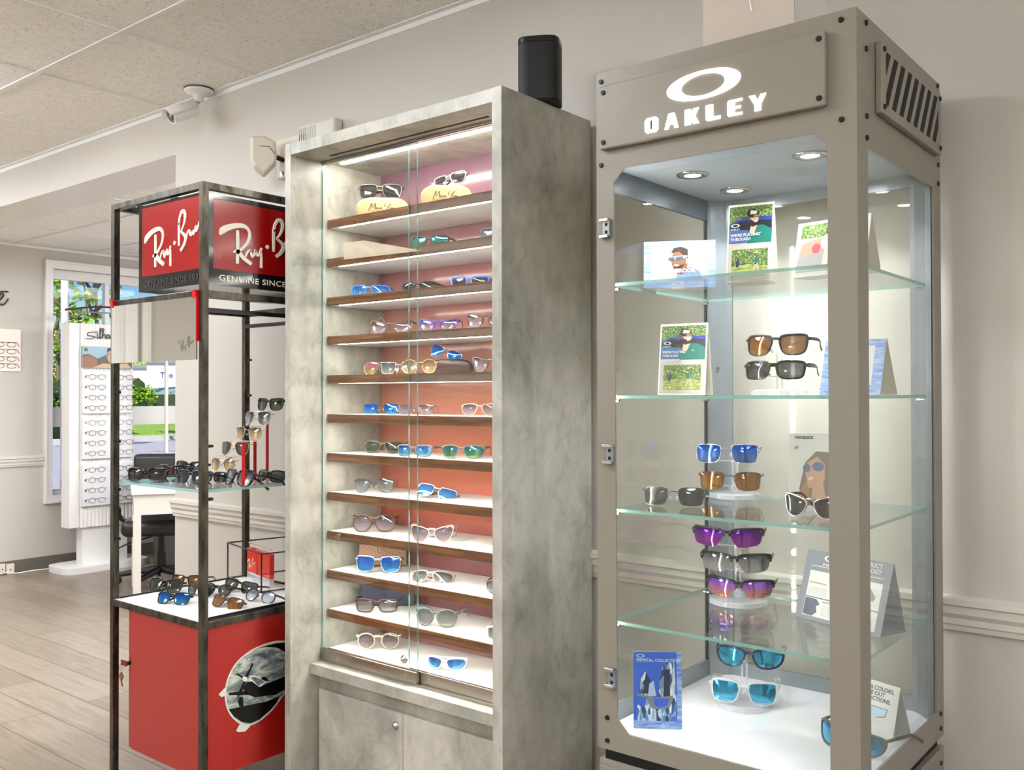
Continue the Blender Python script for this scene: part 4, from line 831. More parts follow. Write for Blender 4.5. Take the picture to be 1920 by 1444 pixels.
# --- printed cards inside the tower
def A_(name, rgb, rough=.35): return mat('print_'+name, rgb, rough)
foli = A_('foliage', (70, 96, 50)); fn_ = noise(foli, coords(foli), 260, 4, .7); L(foli, ramp(foli, fn_, [(.34, (24, 40, 20)), (.5, (74, 102, 48)), (.64, (168, 190, 116))]), base(foli))
grassp = A_('grass', (126, 142, 70)); gn_ = noise(grassp, coords(grassp, (1, 1, 5)), 60, 3); L(grassp, ramp(grassp, gn_, [(.35, (96, 118, 54)), (.6, (162, 172, 98))]), base(grassp))
lblue = A_('pale_blue', (150, 184, 230)); bb = noise(lblue, coords(lblue, (.6, .6, 3)), 40, 4, .6, 1); L(lblue, ramp(lblue, bb, [(.35, (84, 118, 206)), (.5, (134, 170, 222)), (.65, (170, 198, 232))]), base(lblue))
cr = A_('crystal', (60, 90, 130)); cv = N(cr, 'ShaderNodeTexVoronoi'); cv.inputs['Scale'].default_value = 110; L(cr, coords(cr, (1.6, 1, .5)), cv.inputs['Vector']); L(cr, ramp(cr, cv.outputs[1], [(.1, (12, 26, 50)), (.35, (40, 90, 160)), (.6, (140, 180, 210)), (.8, (230, 240, 250))]), base(cr))
bluep = A_('blue_sky', (40, 98, 205)); skin = A_('brown_skin', (112, 74, 56)); skin2 = A_('light_skin', (196, 162, 140)); hair = A_('dark_hair', (40, 30, 26)); teal = A_('green_shirt', (10, 104, 92))
cwht = A_('white', (240, 240, 240)); cream = mat('card_board', (236, 230, 214), .6); ink = A_('black_ink', (30, 30, 32)); ggrey = A_('slate', (122, 128, 136)); carb = A_('car_blue', (30, 50, 140)); carg = A_('car_glass', (24, 26, 34))
def EL(cx, cy, rx, ry, n=18, rot=0): return [(cx+rx*math.cos(t)*math.cos(rot)-ry*math.sin(t)*math.sin(rot), cy+rx*math.cos(t)*math.sin(rot)+ry*math.sin(t)*math.cos(rot)) for t in [2*math.pi*i/n for i in range(n)]]
def RC(a, b, c, d): return [(a, c), (b, c), (b, d), (a, d)]
def card(label, A, B, h, lean, layers, texts=(), logos=(), tent=True, board=None, spread=None, name='display_card'):
    A, B = Vector(A), Vector(B); wd = (B-A).length; o = thing(name, label, 'display card', A, math.atan2(B.y-A.y, B.x-A.x))
    lean = math.radians(lean); M_ = Matrix.Rotation(-lean, 4, 'X'); bd = board or cream
    b = MB().box(0, wd, 0, .0012, .001, h, bd).build('card_front', o, M=M_)
    if tent:
        topy, topz = h*math.sin(lean), h*math.cos(lean); fy = spread or (2*topy+.01)
        q = MB(); v = [(0, topy+.0012, topz), (wd, topy+.0012, topz), (wd, fy, .001), (0, fy, .001), (0, topy+.0024, topz), (wd, topy+.0024, topz), (wd, fy+.0012, .001), (0, fy+.0012, .001)]
        q.add(v, [(0, 1, 2, 3), (7, 6, 5, 4), (0, 4, 5, 1), (3, 2, 6, 7), (0, 3, 7, 4), (1, 5, 6, 2)], bd).box(0, wd, .001, fy, .0004, .001, bd); q.build('card_back', o)
    pic = MB()
    for i, (mt, pts) in enumerate(layers): pic.prism([(u*wd, v*h) for u, v in pts], -.0003-.00007*i, -.0002-.00007*i, mt, 'y')
    d0 = .0004+.00007*len(layers)
    if layers: pic.build('printed_picture', o, M=M_)
    if texts or logos:
        tx = MB()
        for t_, u, v, sz, mt, al in texts: text(t_, sz, lambda a, c, d: (u*wd+a, -d0-.0001, v*h+c), mt, tx, align=al, bold=.02)
        for u, v, sc, mt in logos:
            ring(tx, [(u*wd+a*sc, v*h+c*sc) for a, c in ell(0, 0, .5, .22, 24)], [(u*wd+a*sc, v*h+c*sc) for a, c in ell(0, 0, .32, .15, 24)], -d0-.0002, -d0, mt, 'y')
            oakley(tx, u*wd-.52*sc, v*h-.52*sc, 1.04*sc, .17*sc, lambda a, c, d: (a, -d0-d, c), .0001, mt)
        tx.build('printed_lettering', o, M=M_)
    return o
golf = [(foli, RC(.03, .97, .66, .97)), (carb, [(0.03, .74), (.2, .80), (.5, .83), (.97, .82), (.97, .5), (.03, .5)]), (carg, [(.05, .72), (.25, .775), (.55, .79), (.97, .77), (.97, .5), (.05, .5)]), (A_('car_body', (70, 96, 150)), [(.03, .68), (.45, .66), (.6, .5), (.03, .5)]),
        (teal, [(.44, .49), (.47, .62), (.60, .715), (.78, .72), (.96, .66), (.97, .49)]), (skin2, [(.48, .63), (.52, .74), (.66, .73), (.58, .61)]), (skin2, EL(.57, .80, .105, .085)), (hair, [(.48, .72), (.55, .70), (.66, .72), (.67, .77), (.6, .765), (.53, .78), (.47, .82)]), (hair, EL(.54, .87, .13, .055)),
        (cwht, [(.49, .85), (.62, .855), (.64, .90), (.50, .91)]), (carg, [(.47, .815), (.68, .82), (.67, .86), (.48, .86)]), (A_('lens_gold', (150, 120, 60)), [(.56, .822), (.67, .825), (.66, .853), (.57, .85)]), (cwht, [(.58, .755), (.65, .76), (.64, .78), (.585, .775)]), (cwht, [(.69, .612), (.74, .62), (.74, .626), (.69, .62)]),
        (A_('silver_strip', (176, 170, 164)), RC(.03, .97, .03, .49)), (foli, RC(.11, .9, .19, .42)), (grassp, [(.11, .07), (.9, .07), (.9, .20), (.5, .23), (.11, .2)]), (A_('navy_cloth', (30, 40, 80)), [(.21, .20), (.26, .19), (.29, .27), (.25, .30), (.21, .26)]), (skin, EL(.245, .31, .018, .016)), (cwht, RC(.24, .27, .10, .12)),
        (skin2, [(.57, .12), (.6, .12), (.66, .21), (.70, .11), (.73, .12), (.69, .24), (.62, .22)]), (teal, [(.61, .30), (.66, .31), (.67, .22), (.62, .22)]), (skin2, [(.60, .36), (.66, .395), (.67, .38), (.63, .34), (.64, .31), (.61, .31)]), (hair, EL(.625, .345, .02, .017))]
gtx = [("WE'RE PLAYING", .07, .585, .0094, cwht, 'LEFT'), ('THROUGH', .07, .532, .0094, cwht, 'LEFT')]
ZA, ZBs, ZC, ZD = SH['A']+.0005, SH['B']+.0005, SH['C']+.0005, SH['D']+.0005
card('tall card with a golfer in green and WE\'RE PLAYING THROUGH, top glass shelf', onZ(1361, 532, ZA), onZ(1447, 527, ZA), .187, 9, golf, gtx, [(.17, .725, .020, cwht)])
port = [(lblue, RC(0.0, 1, 0, 1)), (cwht, RC(.1, .88, .16, .9)), (A_('blue_jacket', (96, 120, 200)), [(.42, .10), (.46, .28), (.55, .42), (.66, .44), (.78, .34), (.84, .14)]), (skin, [(.46, .30), (.44, .46), (.62, .52), (.6, .36), (.53, .27)]), (skin, EL(.49, .58, .105, .24)), (hair, [(.38, .74), (.42, .85), (.52, .88), (.62, .82), (.62, .6), (.58, .66), (.5, .77)]),
        (hair, [(.42, .41), (.52, .40), (.57, .5), (.5, .47), (.43, .47)]), (cwht, EL(.46, .475, .035, .02)), (ggrey, [(.34, .56), (.56, .62), (.62, .66), (.60, .69), (.34, .66)]), (A_('lens_slate', (50, 72, 86)), [(.35, .57), (.43, .585), (.43, .645), (.35, .64)]), (A_('lens_slate', 0), [(.45, .585), (.55, .61), (.55, .665), (.45, .65)])]
card('pale blue card with a man in sunglasses and hoodie, top glass shelf', onZ(1207, 541, ZA), onZ(1342, 538, ZA), .118, 12, port, [('HOLBROOK', .5, .32, .014, cwht, 'CENTER')], [(.48, .09, .026, cwht)])
skt = [(cwht, RC(0, 1, 0, 1)), (foli, RC(.06, .5, .7, .95)), (A_('dusty_brown', (150, 120, 96)), [(.04, .1), (.6, .2), (.9, .7), (.5, .75), (.08, .6)]), (A_('grey_road', (126, 122, 118)), [(.04, .08), (.5, .08), (.42, .45), (.05, .35)]), (skin2, [(.4, .15), (.47, .15), (.5, .5), (.42, .5)]), (cwht, EL(.45, .6, .09, .14)), (A_('red_bag', (190, 50, 60)), EL(.3, .5, .06, .09)), (hair, EL(.46, .78, .05, .05)), (carb, EL(.56, .5, .04, .12))]
card('white card with a street photo of a cyclist, right of top glass shelf', onZ(1485, 522, ZA), onZ(1622, 507, ZA), .125, 13, skt)
p1 = colY(1233, 2.12, ZBs); p2 = colY(1322, 2.135, ZBs)
card('small card with a golfer in green on the second glass shelf', p1, p2, .169*(p2-p1).length/.117, 7, golf, [(a, b, c, d*.95, e, f) for a, b, c, d, e, f in gtx], [(.17, .725, .020, cwht)])
p1 = colY(1536, 2.02, ZBs); p2 = colY(1650, 1.99, ZBs)
card('light blue tent card standing on the second glass shelf behind the post', p1, p2, .122, 13, [(lblue, RC(0, 1, 0, 1)), (cwht, RC(.14, .84, .17, .88))], spread=.07)
fb = [(cwht, RC(0, 1, 0, 1)), (A_('ash_hair', (134, 124, 112)), [(.22, .08), (.2, .3), (.3, .62), (.5, .77), (.72, .76), (.86, .6), (.86, .3), (.72, .05)]), (A_('blond_hair', (168, 136, 96)), [(.12, .12), (.25, .3), (.36, .42), (.4, .2), (.3, .05)]), (skin2, [(.36, .3), (.30, .5), (.34, .62), (.52, .7), (.66, .6), (.66, .4), (.5, .28)]), (skin2, [(.4, .1), (.45, .35), (.62, .42), (.68, .15), (.55, .02)]),
      (A_('pink_top', (214, 150, 160)), [(.5, .0), (.68, .2), (.86, .12), (.9, .0)]), (A_('lens_mist', (110, 124, 150)), EL(.33, .55, .07, .055)), (A_('lens_mist', 0), EL(.54, .57, .11, .06)), (cwht, [(.36, .39), (.46, .41), (.44, .44), (.37, .43)])]
card('white FEEDBACK card with a laughing long-haired woman, third glass shelf', onZ(1478, 956, ZC), onZ(1582, 961, ZC), .172, 7, fb, [('FEEDBACK', .1, .93, .0085, ink, 'LEFT')], [(.14, .82, .009, ink)])
tc_ = [(ggrey, RC(0, 1, 0, 1)), (cwht, RC(.08, .93, .765, .775)), (cwht, RC(.08, .45, .33, .70)), (cwht, RC(.5, .93, .33, .70)), (cwht, RC(.08, .45, .05, .31)), (cwht, RC(.5, .93, .05, .31)), (A_('orange_lens', (224, 120, 80)), [(.36, .58), (.39, .66), (.42, .69), (.45, .66), (.45, .46), (.42, .52), (.40, .6)]), (A_('purple_lens', (170, 70, 110)), [(.42, .5), (.45, .47), (.45, .58), (.42, .6)]),
       (A_('dark_granules', (74, 84, 104)), [(.085, .06), (.2, .055), (.25, .12), (.23, .2), (.27, .24), (.22, .30), (.085, .305)]), (ggrey, [(.6, .55), (.7, .62), (.82, .6), (.88, .5), (.86, .44), (.76, .47), (.66, .5)])]
tc_ += [(A_('text_grey', (170, 172, 176)), RC(.1, .34, q, q+.006)) for q in (.36, .385, .41, .435, .46)] + [(A_('text_grey', 0), RC(.3, .44, q, q+.006)) for q in (.09, .115, .14, .165, .19, .215)] + [(A_('text_grey', 0), RC(.7, .9, q, q+.005)) for q in (.09, .115, .14, .165, .19)]
card('grey printed technology card with white panels on the lowest glass shelf', onZ(1491, 1154, ZD), onZ(1650, 1196, ZD), .158, 17, tc_, [('TECHNOLOGY', .9, .82, .0135, cwht, 'RIGHT'), ('PRODUCT', .9, .90, .0135, cwht, 'RIGHT'), ('HIGH DEFINITION OPTICS', .1, .52, .0042, ink, 'LEFT'), ('PLUTONITE', .3, .27, .0045, ink, 'LEFT'), ('AUTHENTIC', .7, .27, .005, ink, 'LEFT')], [(.30, .90, .034, cwht)], board=mat('grey_board', (190, 192, 196), .5), spread=.085)
crl = [(bluep, RC(0, .9, .1, 1)), (lblue, RC(.9, 1, 0, 1)), (lblue, RC(0, 1, 0, .1)), (cr, [(.1, .16), (.12, .6), (.25, .74), (.38, .6), (.44, .16)]), (A_('crystal_dark', (22, 40, 70)), [(.2, .45), (.26, .73), (.36, .62), (.34, .45)]), (cr, [(.5, .16), (.52, .6), (.6, .8), (.83, .92), (.88, .5), (.9, .16)]), (A_('crystal_dark', 0), [(.62, .4), (.64, .76), (.76, .78), (.76, .4)]), (cwht, [(.8, .5), (.84, .88), (.87, .6)]), (A_('crystal_light', (176, 200, 226)), [(.3, .42), (.33, .58), (.42, .62), (.47, .42)]),
       (cr, RC(.08, .8, .1, .3)), (ggrey, [(.04, .46), (.1, .40), (.3, .37), (.36, .27), (.45, .25), (.74, .27), (.8, .35), (.82, .43), (.55, .41), (.4, .40), (.3, .42)]), (A_('lens_royal', (46, 96, 214)), [(.07, .42), (.27, .40), (.25, .30), (.14, .28), (.08, .33)]), (A_('lens_royal', 0), [(.42, .39), (.74, .39), (.70, .30), (.52, .27), (.44, .30)])]
card('blue CRYSTAL COLLECTION card with crystals and sunglasses on tower floor', onZ(1188, 1365, ZF+.0005), onZ(1279, 1367, ZF+.0005), .170, 3, crl, [('CRYSTAL COLLECTION', .07, .87, .0092, cwht, 'LEFT'), ], [(.15, .945, .018, cwht)], board=cwht, tent=False)
lg = A_('light_text', (206, 202, 194)); tn_ = [(cwht, RC(0, 1, 0, 1)), (A_('lens_ice', (176, 206, 228)), [(.06, .52), (.42, .52), (.38, .36), (.22, .32), (.08, .38)]), (A_('lens_ice', 0), [(.52, .52), (.86, .52), (.84, .38), (.7, .32), (.56, .36)]), (ggrey, [(.05, .535), (.4, .53), (.5, .52), (.87, .53), (.87, .515), (.5, .50), (.4, .515), (.05, .52)]), (ggrey, [(.05, .53), (.07, .38), (.22, .31), (.24, .325), (.085, .39), (.065, .53)]), (ggrey, [(.87, .53), (.85, .37), (.71, .31), (.7, .325), (.835, .385), (.855, .53)])]
tn_ += [(lg, RC(.1, .84, q, q+.008)) for q in (.27, .235, .2)]
card('white TUNE IN COLORS tent card at the right of the tower floor', onZ(1556, 1346, ZF+.0005), onZ(1674, 1389, ZF+.0005), .112, 14, tn_, [('TUNE IN COLORS,', .93, .84, .0125, ink, 'RIGHT'), ('TUNE OUT', .80, .735, .0125, ink, 'RIGHT'), ('DISTRACTIONS.', .90, .63, .0125, ink, 'RIGHT')], spread=.062, board=cwht)

# --- clear risers and sunglasses inside the tower
def riser(label, px, py, z, h, rad=.052, arms=()):
    b = onZ(px, py, z); o = thing('eyewear_riser', label, 'eyewear riser', (b.x, b.y, z), face_cam(b)); acl = mat('riser_clear_plastic', (238, 238, 246), .08, alpha=.30)
    MB().lathe([(0, .0005), (rad*.97, .0005), (rad, .002), (rad, .012), (rad*.93, .014), (rad*.55, .015), (0, .015)], acl, (0, 0, 0), 8 if arms and arms[0] == 8 else 32).build('riser_base', o)
    m = MB().box(-.0105, .0105, -.004, .004, .0152, .03, acl).box(-.008, -.003, -.003, .003, .03, h, acl).box(.003, .008, -.003, .003, .03, h, acl)
    m.build('mast', o)
    for zz in arms[1:]:
        MB().tube(smooth_line([(-.006, 0, zz-.010), (-.004, -.010, zz), (0, -.013, zz+.006), (.004, -.010, zz), (.006, 0, zz-.010)], 3), .0035, acl, 6).tube([(-.05, .012, zz), (0, .004, zz), (.05, .012, zz)], .002, acl, 6).build('nose_rest', o)
    return b, depth(b)
def RG(dep, label, style, frame, lens, x0, x1, py, dyaw=-12, **k):
    c = atD((x0+x1)/2, py, dep-.018); rz = face_cam(c)+math.radians(dyaw); wid = (x1-x0)*(dep-.018)/F_PX/math.cos(math.radians(dyaw))
    return glasses(label, style, frame, lens, c, rz, max(.115, min(.17, wid)), None, sit=False, drop=.02, tl=.09, **k)
b, dpt = riser('clear riser holding two sunglasses on the second glass shelf', 1462, 741, SH['B'], .125, .055, (8, .045, .10)) if False else (None, None)
pB = colY(1462, 2.10, SH['B']); o = None
def riserY(label, px, Y, z, h, rad, arms):
    p = colY(px, Y, z); c = CAM-p; py = 722 - F_PX*(p-CAM).dot(up2)/(p-CAM).dot(fwd); b = p; r_ = thing('eyewear_riser', label, 'eyewear riser', p, face_cam(p)); acl = mat('riser_clear_plastic', (238, 238, 246), .08, alpha=.30)
    MB().lathe([(0, .0005), (rad, .0005), (rad, .010), (rad*.8, .014), (0, .015)], acl, (0, 0, 0), 8).build('riser_base', r_)
    MB().box(-.008, -.003, -.003, .003, .0152, h, acl).box(.003, .008, -.003, .003, .0152, h, acl).build('mast', r_)
    for zz in arms: MB().tube([(-.05, .012, zz), (0, .004, zz), (.05, .012, zz)], .002, acl, 6).build('nose_rest', r_)
    return depth(p)
dB = riserY('clear riser holding two sunglasses on the second glass shelf', 1462, 2.10, SH['B'], .135, .065, (.045, .105))
RG(dB, 'round sunglasses with amber brown lenses, top of the second shelf riser', 'wayfarer', 'matte', 'brown', 1398, 1508, 667, -20)
RG(dB, 'black wrap sunglasses with grey lenses, lower on second shelf riser', 'thick', 'black', 'dark', 1394, 1502, 712, -20)
b, dC = riser('clear riser with two square metal sunglasses on the third glass shelf', 1378, 934, SH['C'], .135, .062, (8, .03, .092))
RG(dC, 'square metal sunglasses with blue mirror lenses atop third shelf riser', 'squaremet2', 'silver', 'teal', 1302, 1421, 869, -6)
RG(dC, 'square metal sunglasses with gold brown lenses, lower on third shelf riser', 'squaremet2', 'gun', 'brown', 1310, 1426, 920, -4)
b, dD = riser('round clear riser with three sports sunglasses on the lowest glass shelf', 1384, 1131, SH['D'], .185, .070, (32, .03, .08, .14))
RG(dD, 'black sports sunglasses with purple lenses, topmost on its riser', 'sport', 'matte', 'purple', 1298, 1426, 1027, -6)
RG(dD, 'black half-rim sports sunglasses with grey lenses, middle of riser', 'sport', 'black', 'grey', 1313, 1440, 1075, -6)
RG(dD, 'black half-rim sports sunglasses with peach violet lenses, lowest on riser', 'sport', 'black', 'peach', 1324, 1445, 1122, -8)
b, dF = riser('round clear riser with two sunglasses on the tower floor', 1396, 1322, ZF, .125, .066, (32, .03, .105))
RG(dF, 'navy blue wrap sunglasses with ice blue lenses, upper on floor riser', 'wrap', 'navy', 'aqua', 1343, 1464, 1255, -6)
RG(dF, 'clear-framed sunglasses with light blue lenses, lower on floor riser', 'wayfarer', 'clear', 'aqua', 1333, 1456, 1322, -4)
G('square sunglasses with dark grey lenses lying left on the third glass shelf', 'squaremet2', 'gun', 'dark', 1204, 1320, ZC, py=950, dyaw=-6)
G('silver wrap sunglasses with smoke lenses before the FEEDBACK card', 'butterfly', 'silver', 'dark', 1468, 1568, ZC, py=973, dyaw=-26, temple='gun')
G('grey sunglasses with ice blue lenses at the tower floor beside the post', 'wrap', 'olive', 'aqua', 1522, 1632, ZF+.0005, py=1410, dyaw=-38)

# --- clear box with white sheets on top of the tower
pa = onZ(1303, 86, TT+.006); xa_ = pa.x; ya_ = max(pa.y, 1.80); pb = onY(1489, 40, ya_); pc = colY(1555, ya_+.12, TT+.01)
bx = thing('acrylic_box', 'white-fronted clear acrylic box standing on top of the metal tower', 'acrylic box', (xa_, ya_, TT+.001))
wb = pb.x-xa_
clrw = mat('clear_box_wall', (250, 246, 240), .1, alpha=.22)
MB().box(-.002, wb+.002, -.002, .20, .0, .006, black).build('box_foot', bx)
MB().box(0, wb, 0, .003, .008, .24, mat('milky_acrylic', (214, 203, 190), .12, alpha=.9)).build('milky_front', bx)
MB().box(0, .003, .003, .19, .008, .24, clrw).box(wb-.003, wb, .003, .19, .008, .24, clrw).box(.003, wb-.003, .187, .19, .008, .24, clrw).build('box_walls', bx)
MB().tube(smooth_line([(wb*.36, -.002, .23), (wb*.44, -.002, .16), (wb*.5, -.002, .12), (wb*.56, -.002, .06)], 4), .0022, frost, 6).build('edge_bead', bx)

# ------------------------------------------------------------------ devices on ceiling and wall
p = onZ(386, 172, CZ-.004); cv_ = thing('security_camera', 'small white bullet security camera hanging from the ceiling by the wall', 'security camera', (p.x, min(p.y, 2.33), CZ-.0045))
MB().lathe([(0, -.001), (.062, -.001), (.064, -.006), (.058, -.014), (.030, -.020), (.022, -.032), (.020, -.052), (0, -.055)], white, (0, 0, 0), 28).build('mount', cv_, smooth=True)
MB().lathe([(.0625, .0), (.0655, .0), (.0655, -.003), (.0625, -.003)], black, (0, 0, 0), 28).build('mount_gasket', cv_)
e0 = Vector((0, 0, -.05)); e1 = Vector((-.02, -.035, -.085)); MB().cyl(e0, e1, .010, nickel, 12).build('swivel', cv_)
dr = Vector((-.12, -.90, -.46)).normalized(); c0 = e1-dr*.03+Vector((0, 0, -.012))
cb = MB(); cb.cyl(c0, c0+dr*.125, .034, white, 24).cyl(c0+dr*.125, c0+dr*.1255, .029, mat('lens_grey', (90, 86, 80), .3), 24).cyl(c0+dr*.1255, c0+dr*.127, .017, black, 20).cyl(c0+dr*.127, c0+dr*.1275, .009, mat('lens_ring', (150, 150, 150), .1), 16)
bo = cb.build('camera_body', cv_)
upv = (Vector((0, 0, 1))-dr*dr.z).normalized(); sd = dr.cross(upv); sh_ = MB(); v = []
for t_ in (.0, .145):
    for i in range(13): a = math.pi*(i/12); q = c0+dr*t_+(sd*math.cos(a)+upv*math.sin(a))*.0375; v.append(q)
sh_.add(v, [(i, i+1, 14+i, 13+i) for i in range(12)], white); o = sh_.build('sun_shade', cv_, smooth=True); so2 = o.modifiers.new('s', 'SOLIDIFY'); so2.thickness = .002
p = onY(531, 300, 2.37); bxw = thing('alarm_box', 'white plastic alarm box on the wall behind the tall cabinet', 'alarm box', (p.x, YB-.001, p.z))
pl_, pr_, pt, pb2 = onY(518, 300, 2.35), onY(552, 300, 2.35), onY(531, 258, 2.35), onY(531, 334, 2.35)
MB().box(pl_.x-p.x, pr_.x-p.x+.09, -.05, 0, pb2.z-p.z, pt.z-p.z, mat('beige_plastic', (214, 204, 186), .45)).build('housing', bxw, bevel=.008)
MB().cyl((pl_.x-p.x+.04, -.052, pb2.z-p.z+.018), (pl_.x-p.x+.04, -.0495, pb2.z-p.z+.018), .012, mat('dark_red_lens', (90, 16, 10), .2), 16).build('indicator_lens', bxw)
p = onY(495, 292, 2.28); md = thing('motion_detector', 'white swivelling motion detector mounted high on the wall', 'motion detector', p, .95)
mb = MB(); pr = [(-.058, .068), (0.0, .075), (.048, .055), (.056, 0), (.05, -.035), (.0, -.085), (-.045, -.055), (-.058, -.02)]
v = []; n = len(pr); secs = [(-.034, .9), (-.022, 1), (.022, 1), (.034, .9)]
for y_, s_ in secs: v += [(a*s_*.9, y_, b*s_) for a, b in pr]
mb.add(v, [tuple(range(n)), tuple(range(4*n-1, 3*n-1, -1))]+[(r*n+i, (r+1)*n+i, (r+1)*n+(i+1) % n, r*n+(i+1) % n) for r in range(3) for i in range(n)], mat('beige_plastic', 0))
mb.build('detector_body', md, smooth=False, bevel=.006)
MB().tube([(-.015, -.0345, .03), (.02, -.0345, .03), (.042, -.0345, .0)], .0014, black, 5).build('seam', md)
MB().cyl((.04, .0, .0), (.095, .02, -.015), .010, black, 12).cyl((.095, .02, -.015), (.105, .05, -.015), .012, mat('beige_plastic', 0), 12).build('swivel_arm', md)
p0 = onY(553, 236, 2.34); p1 = onY(622, 236, 2.34); wv = thing('wall_vent', 'small white louvered vent box on the wall above the tall cabinet', 'vent', (p0.x, YB-.001, p0.z-.16))
MB().box(0, p1.x-p0.x, -.05, 0, 0, .16, trimw).build('vent_box', wv, bevel=.012)
m = MB(); 
for i in range(9): m.box(.012+i*.012, .018+i*.012, -.053, -.049, .02, .145, trimw)
m.build('louvers', wv)

# ------------------------------------------------------------------ things of the room beyond the opening
# white ribbed eyewear stand by the window
XS = -7.33; ya1 = onX(152, 700, XS).y; ya2 = onX(249, 700, XS).y
zt = onX(152, 606, XS).z; ss = thing('eyewear_stand', 'tall white ribbed eyewear stand with rows of spectacles by the window', 'display stand', (XS, ya1, 0))
def s3(mb, name, parent=None, **k): return mb.build(name, parent or ss, M=Matrix.Translation(-Vector(ss.location)), **k)
XBk = XS-.13; zc = onX(152, 990, XS).z
m = MB(); npt = []
nr = 14
for i in range(nr*6+1):
    u = i/(nr*6); npt.append((XS-.004+.006*abs(math.sin(u*nr*math.pi)), ya1+(ya2-ya1)*u))
m.prism([(XBk, ya1), (XBk, ya2)][::-1][:0] + npt + [(XBk, ya2), (XBk, ya1)], zc, zt, white, 'z'); s3(m, 'ribbed_body')
s3(MB().box(XBk-.02, XS-.015, ya1-.085, ya1-.001, zc, zt+.002, white), 'side_wing', bevel=.006)
s3(MB().box(XBk, XS-.03, ya1+.03, ya2-.03, .05, zc, white), 'plinth')
bz = MB(); bpts = [(a*.19+XS-.085, b*.36+(ya1+ya2)/2-.02) for a, b in rsq(1, 40, 5)]
bz.prism(bpts, .0005, .05, white, 'z'); s3(bz, 'foot')
hr = MB().tube(smooth_line([(XS-.02, ya1-.12, zt+.10), (XS+.02, ya1+.1, zt+.135), (XS+.02, ya1+.3, zt+.14), (XS, ya2+.05, zt+.135)], 4), .008, mat('dark_metal_rail', (72, 68, 64), .3, metal=.6), 8).tube([(XS-.06, ya1-.02, zt+.10), (XS-.06, ya2, zt+.10)], .006, alu, 8).tube([(XS-.02, ya1+.02, zt), (XS-.02, ya1+.02, zt+.11)], .006, alu, 8)
s3(hr, 'header_rail')
# script sign
def zpx(px, py): p = onX(px, py, XS+.006); return (p.y, p.z)
ks = 140/697
def S_(x, y): return zpx(80+x*ks, 490+y*ks)
sc_ = MB()
for stq in ([(505, 665), (470, 660), (425, 668), (418, 690), (470, 700), (490, 712), (450, 724), (400, 722)], [(513, 672), (508, 700), (512, 722), (525, 712)], [(528, 715), (540, 660), (546, 630), (536, 628), (533, 680), (536, 722), (552, 705)], [(552, 705), (566, 660), (570, 632), (560, 630), (558, 680), (560, 722)], [(560, 700), (575, 680), (585, 690), (586, 722), (596, 710)], [(606, 682), (596, 700), (604, 722), (618, 710), (616, 690), (606, 682)], [(622, 685), (622, 715), (634, 720), (642, 690), (644, 722)], [(650, 720), (654, 664)], [(660, 686), (660, 716), (672, 718), (678, 688), (680, 720)], [(684, 668), (690, 722), (700, 716)], [(704, 704), (722, 696), (716, 682), (704, 700), (714, 722), (728, 712)], [(684, 684), (700, 684)], [(506, 655), (512, 655)]):
    pts = smooth_line([S_(*a) for a in stq], 4); sc_.tube([(XS+.008, a.x, a.y) for a in pts], .0035, mat('dark_grey_script', (60, 58, 58), .4), 5)
s3(sc_, 'script_lettering')
def spectacles(loc, name='eyeglasses', mt=None, wd=.17, grp=None, label='', cat='eyeglasses', lens=None):     # small spectacles hung facing +x
    m = MB(); mt = mt or FR['gun']; r = .0016; hw_, hh_ = wd*.19, wd*.13
    for s_ in (-1, 1):
        m.tube([(0, s_*wd*.25+a*hw_, b*hh_) for a, b in [(math.cos(t)*(1 if abs(math.cos(t)) < .8 else .96), math.sin(t)) for t in [2*math.pi*i/12 for i in range(12)]]], r, mt, 4, closed=True)
        m.tube([(0, s_*wd*.44, hh_*.5), (-.004, s_*wd*.5, hh_*.6), (-.03, s_*wd*.5, hh_*.5)], r, mt, 4)
    m.tube([(0, -wd*.07, hh_*.4), (0, 0, hh_*.6), (0, wd*.07, hh_*.4)], r, mt, 4)
    m.box(-.004, .002, -wd*.62, -wd*.58, -.006, .010, mt).tube([(0, -wd*.5, hh_*.5), (.002, -wd*.6, hh_*.5)], r, mt, 4)
    o = m.build(name); o.location = loc; tag(o, label, cat, grp); return o
pz = [(695, 776, 4), (782, 862, 4), (871, 951, 4)]; rows = ['top', 'middle', 'bottom']
FRS = ['gun', 'gun', 'brown', 'black', 'silver', 'black', 'brown', 'grey', 'black', 'gun', 'black', 'gun']
yp0 = onX(154, 700, XS+.02).y; yp1 = onX(248, 700, XS+.02).y
s3(MB().box(XS+.003, XS+.0175, yp0, yp1, onX(154, 690, XS+.02).z, onX(154, 649, XS+.02).z, alu), 'photo_panel')
PP = s3(MB().box(XS+.0176, XS+.0186, yp0+.004, yp1-.004, onX(154, 689, XS+.02).z, onX(154, 650, XS+.02).z, A_('pale_sky', (150, 180, 196))), 'photo_print')
pm = MB(); zA_, zB_ = onX(154, 689, XS+.02).z, onX(154, 650, XS+.02).z; hP = zB_-zA_; wP = (yp1-yp0-.008)
def pp(pts, d, mt): pm.prism([(yp0+.004+a*wP, zA_+b*hP) for a, b in pts], XS+.0186+d, XS+.0188+d, mt, 'x')
pp([(0, 0), (.0, .62), (.12, .66), (.3, .45), (.45, .62), (.6, .6), (.8, .5), (1, .4), (1, 0)], 0, A_('hill_olive', (96, 88, 70))); pp([(0, 0), (0, .5), (.14, .58), (.28, .4), (.3, .1), (.5, .0)], .0003, A_('rock_brown', (146, 104, 80))); pp([(.2, 0), (.4, .22), (.62, .2), (.9, .25), (1, 0)], .0005, A_('sand', (196, 170, 140)))
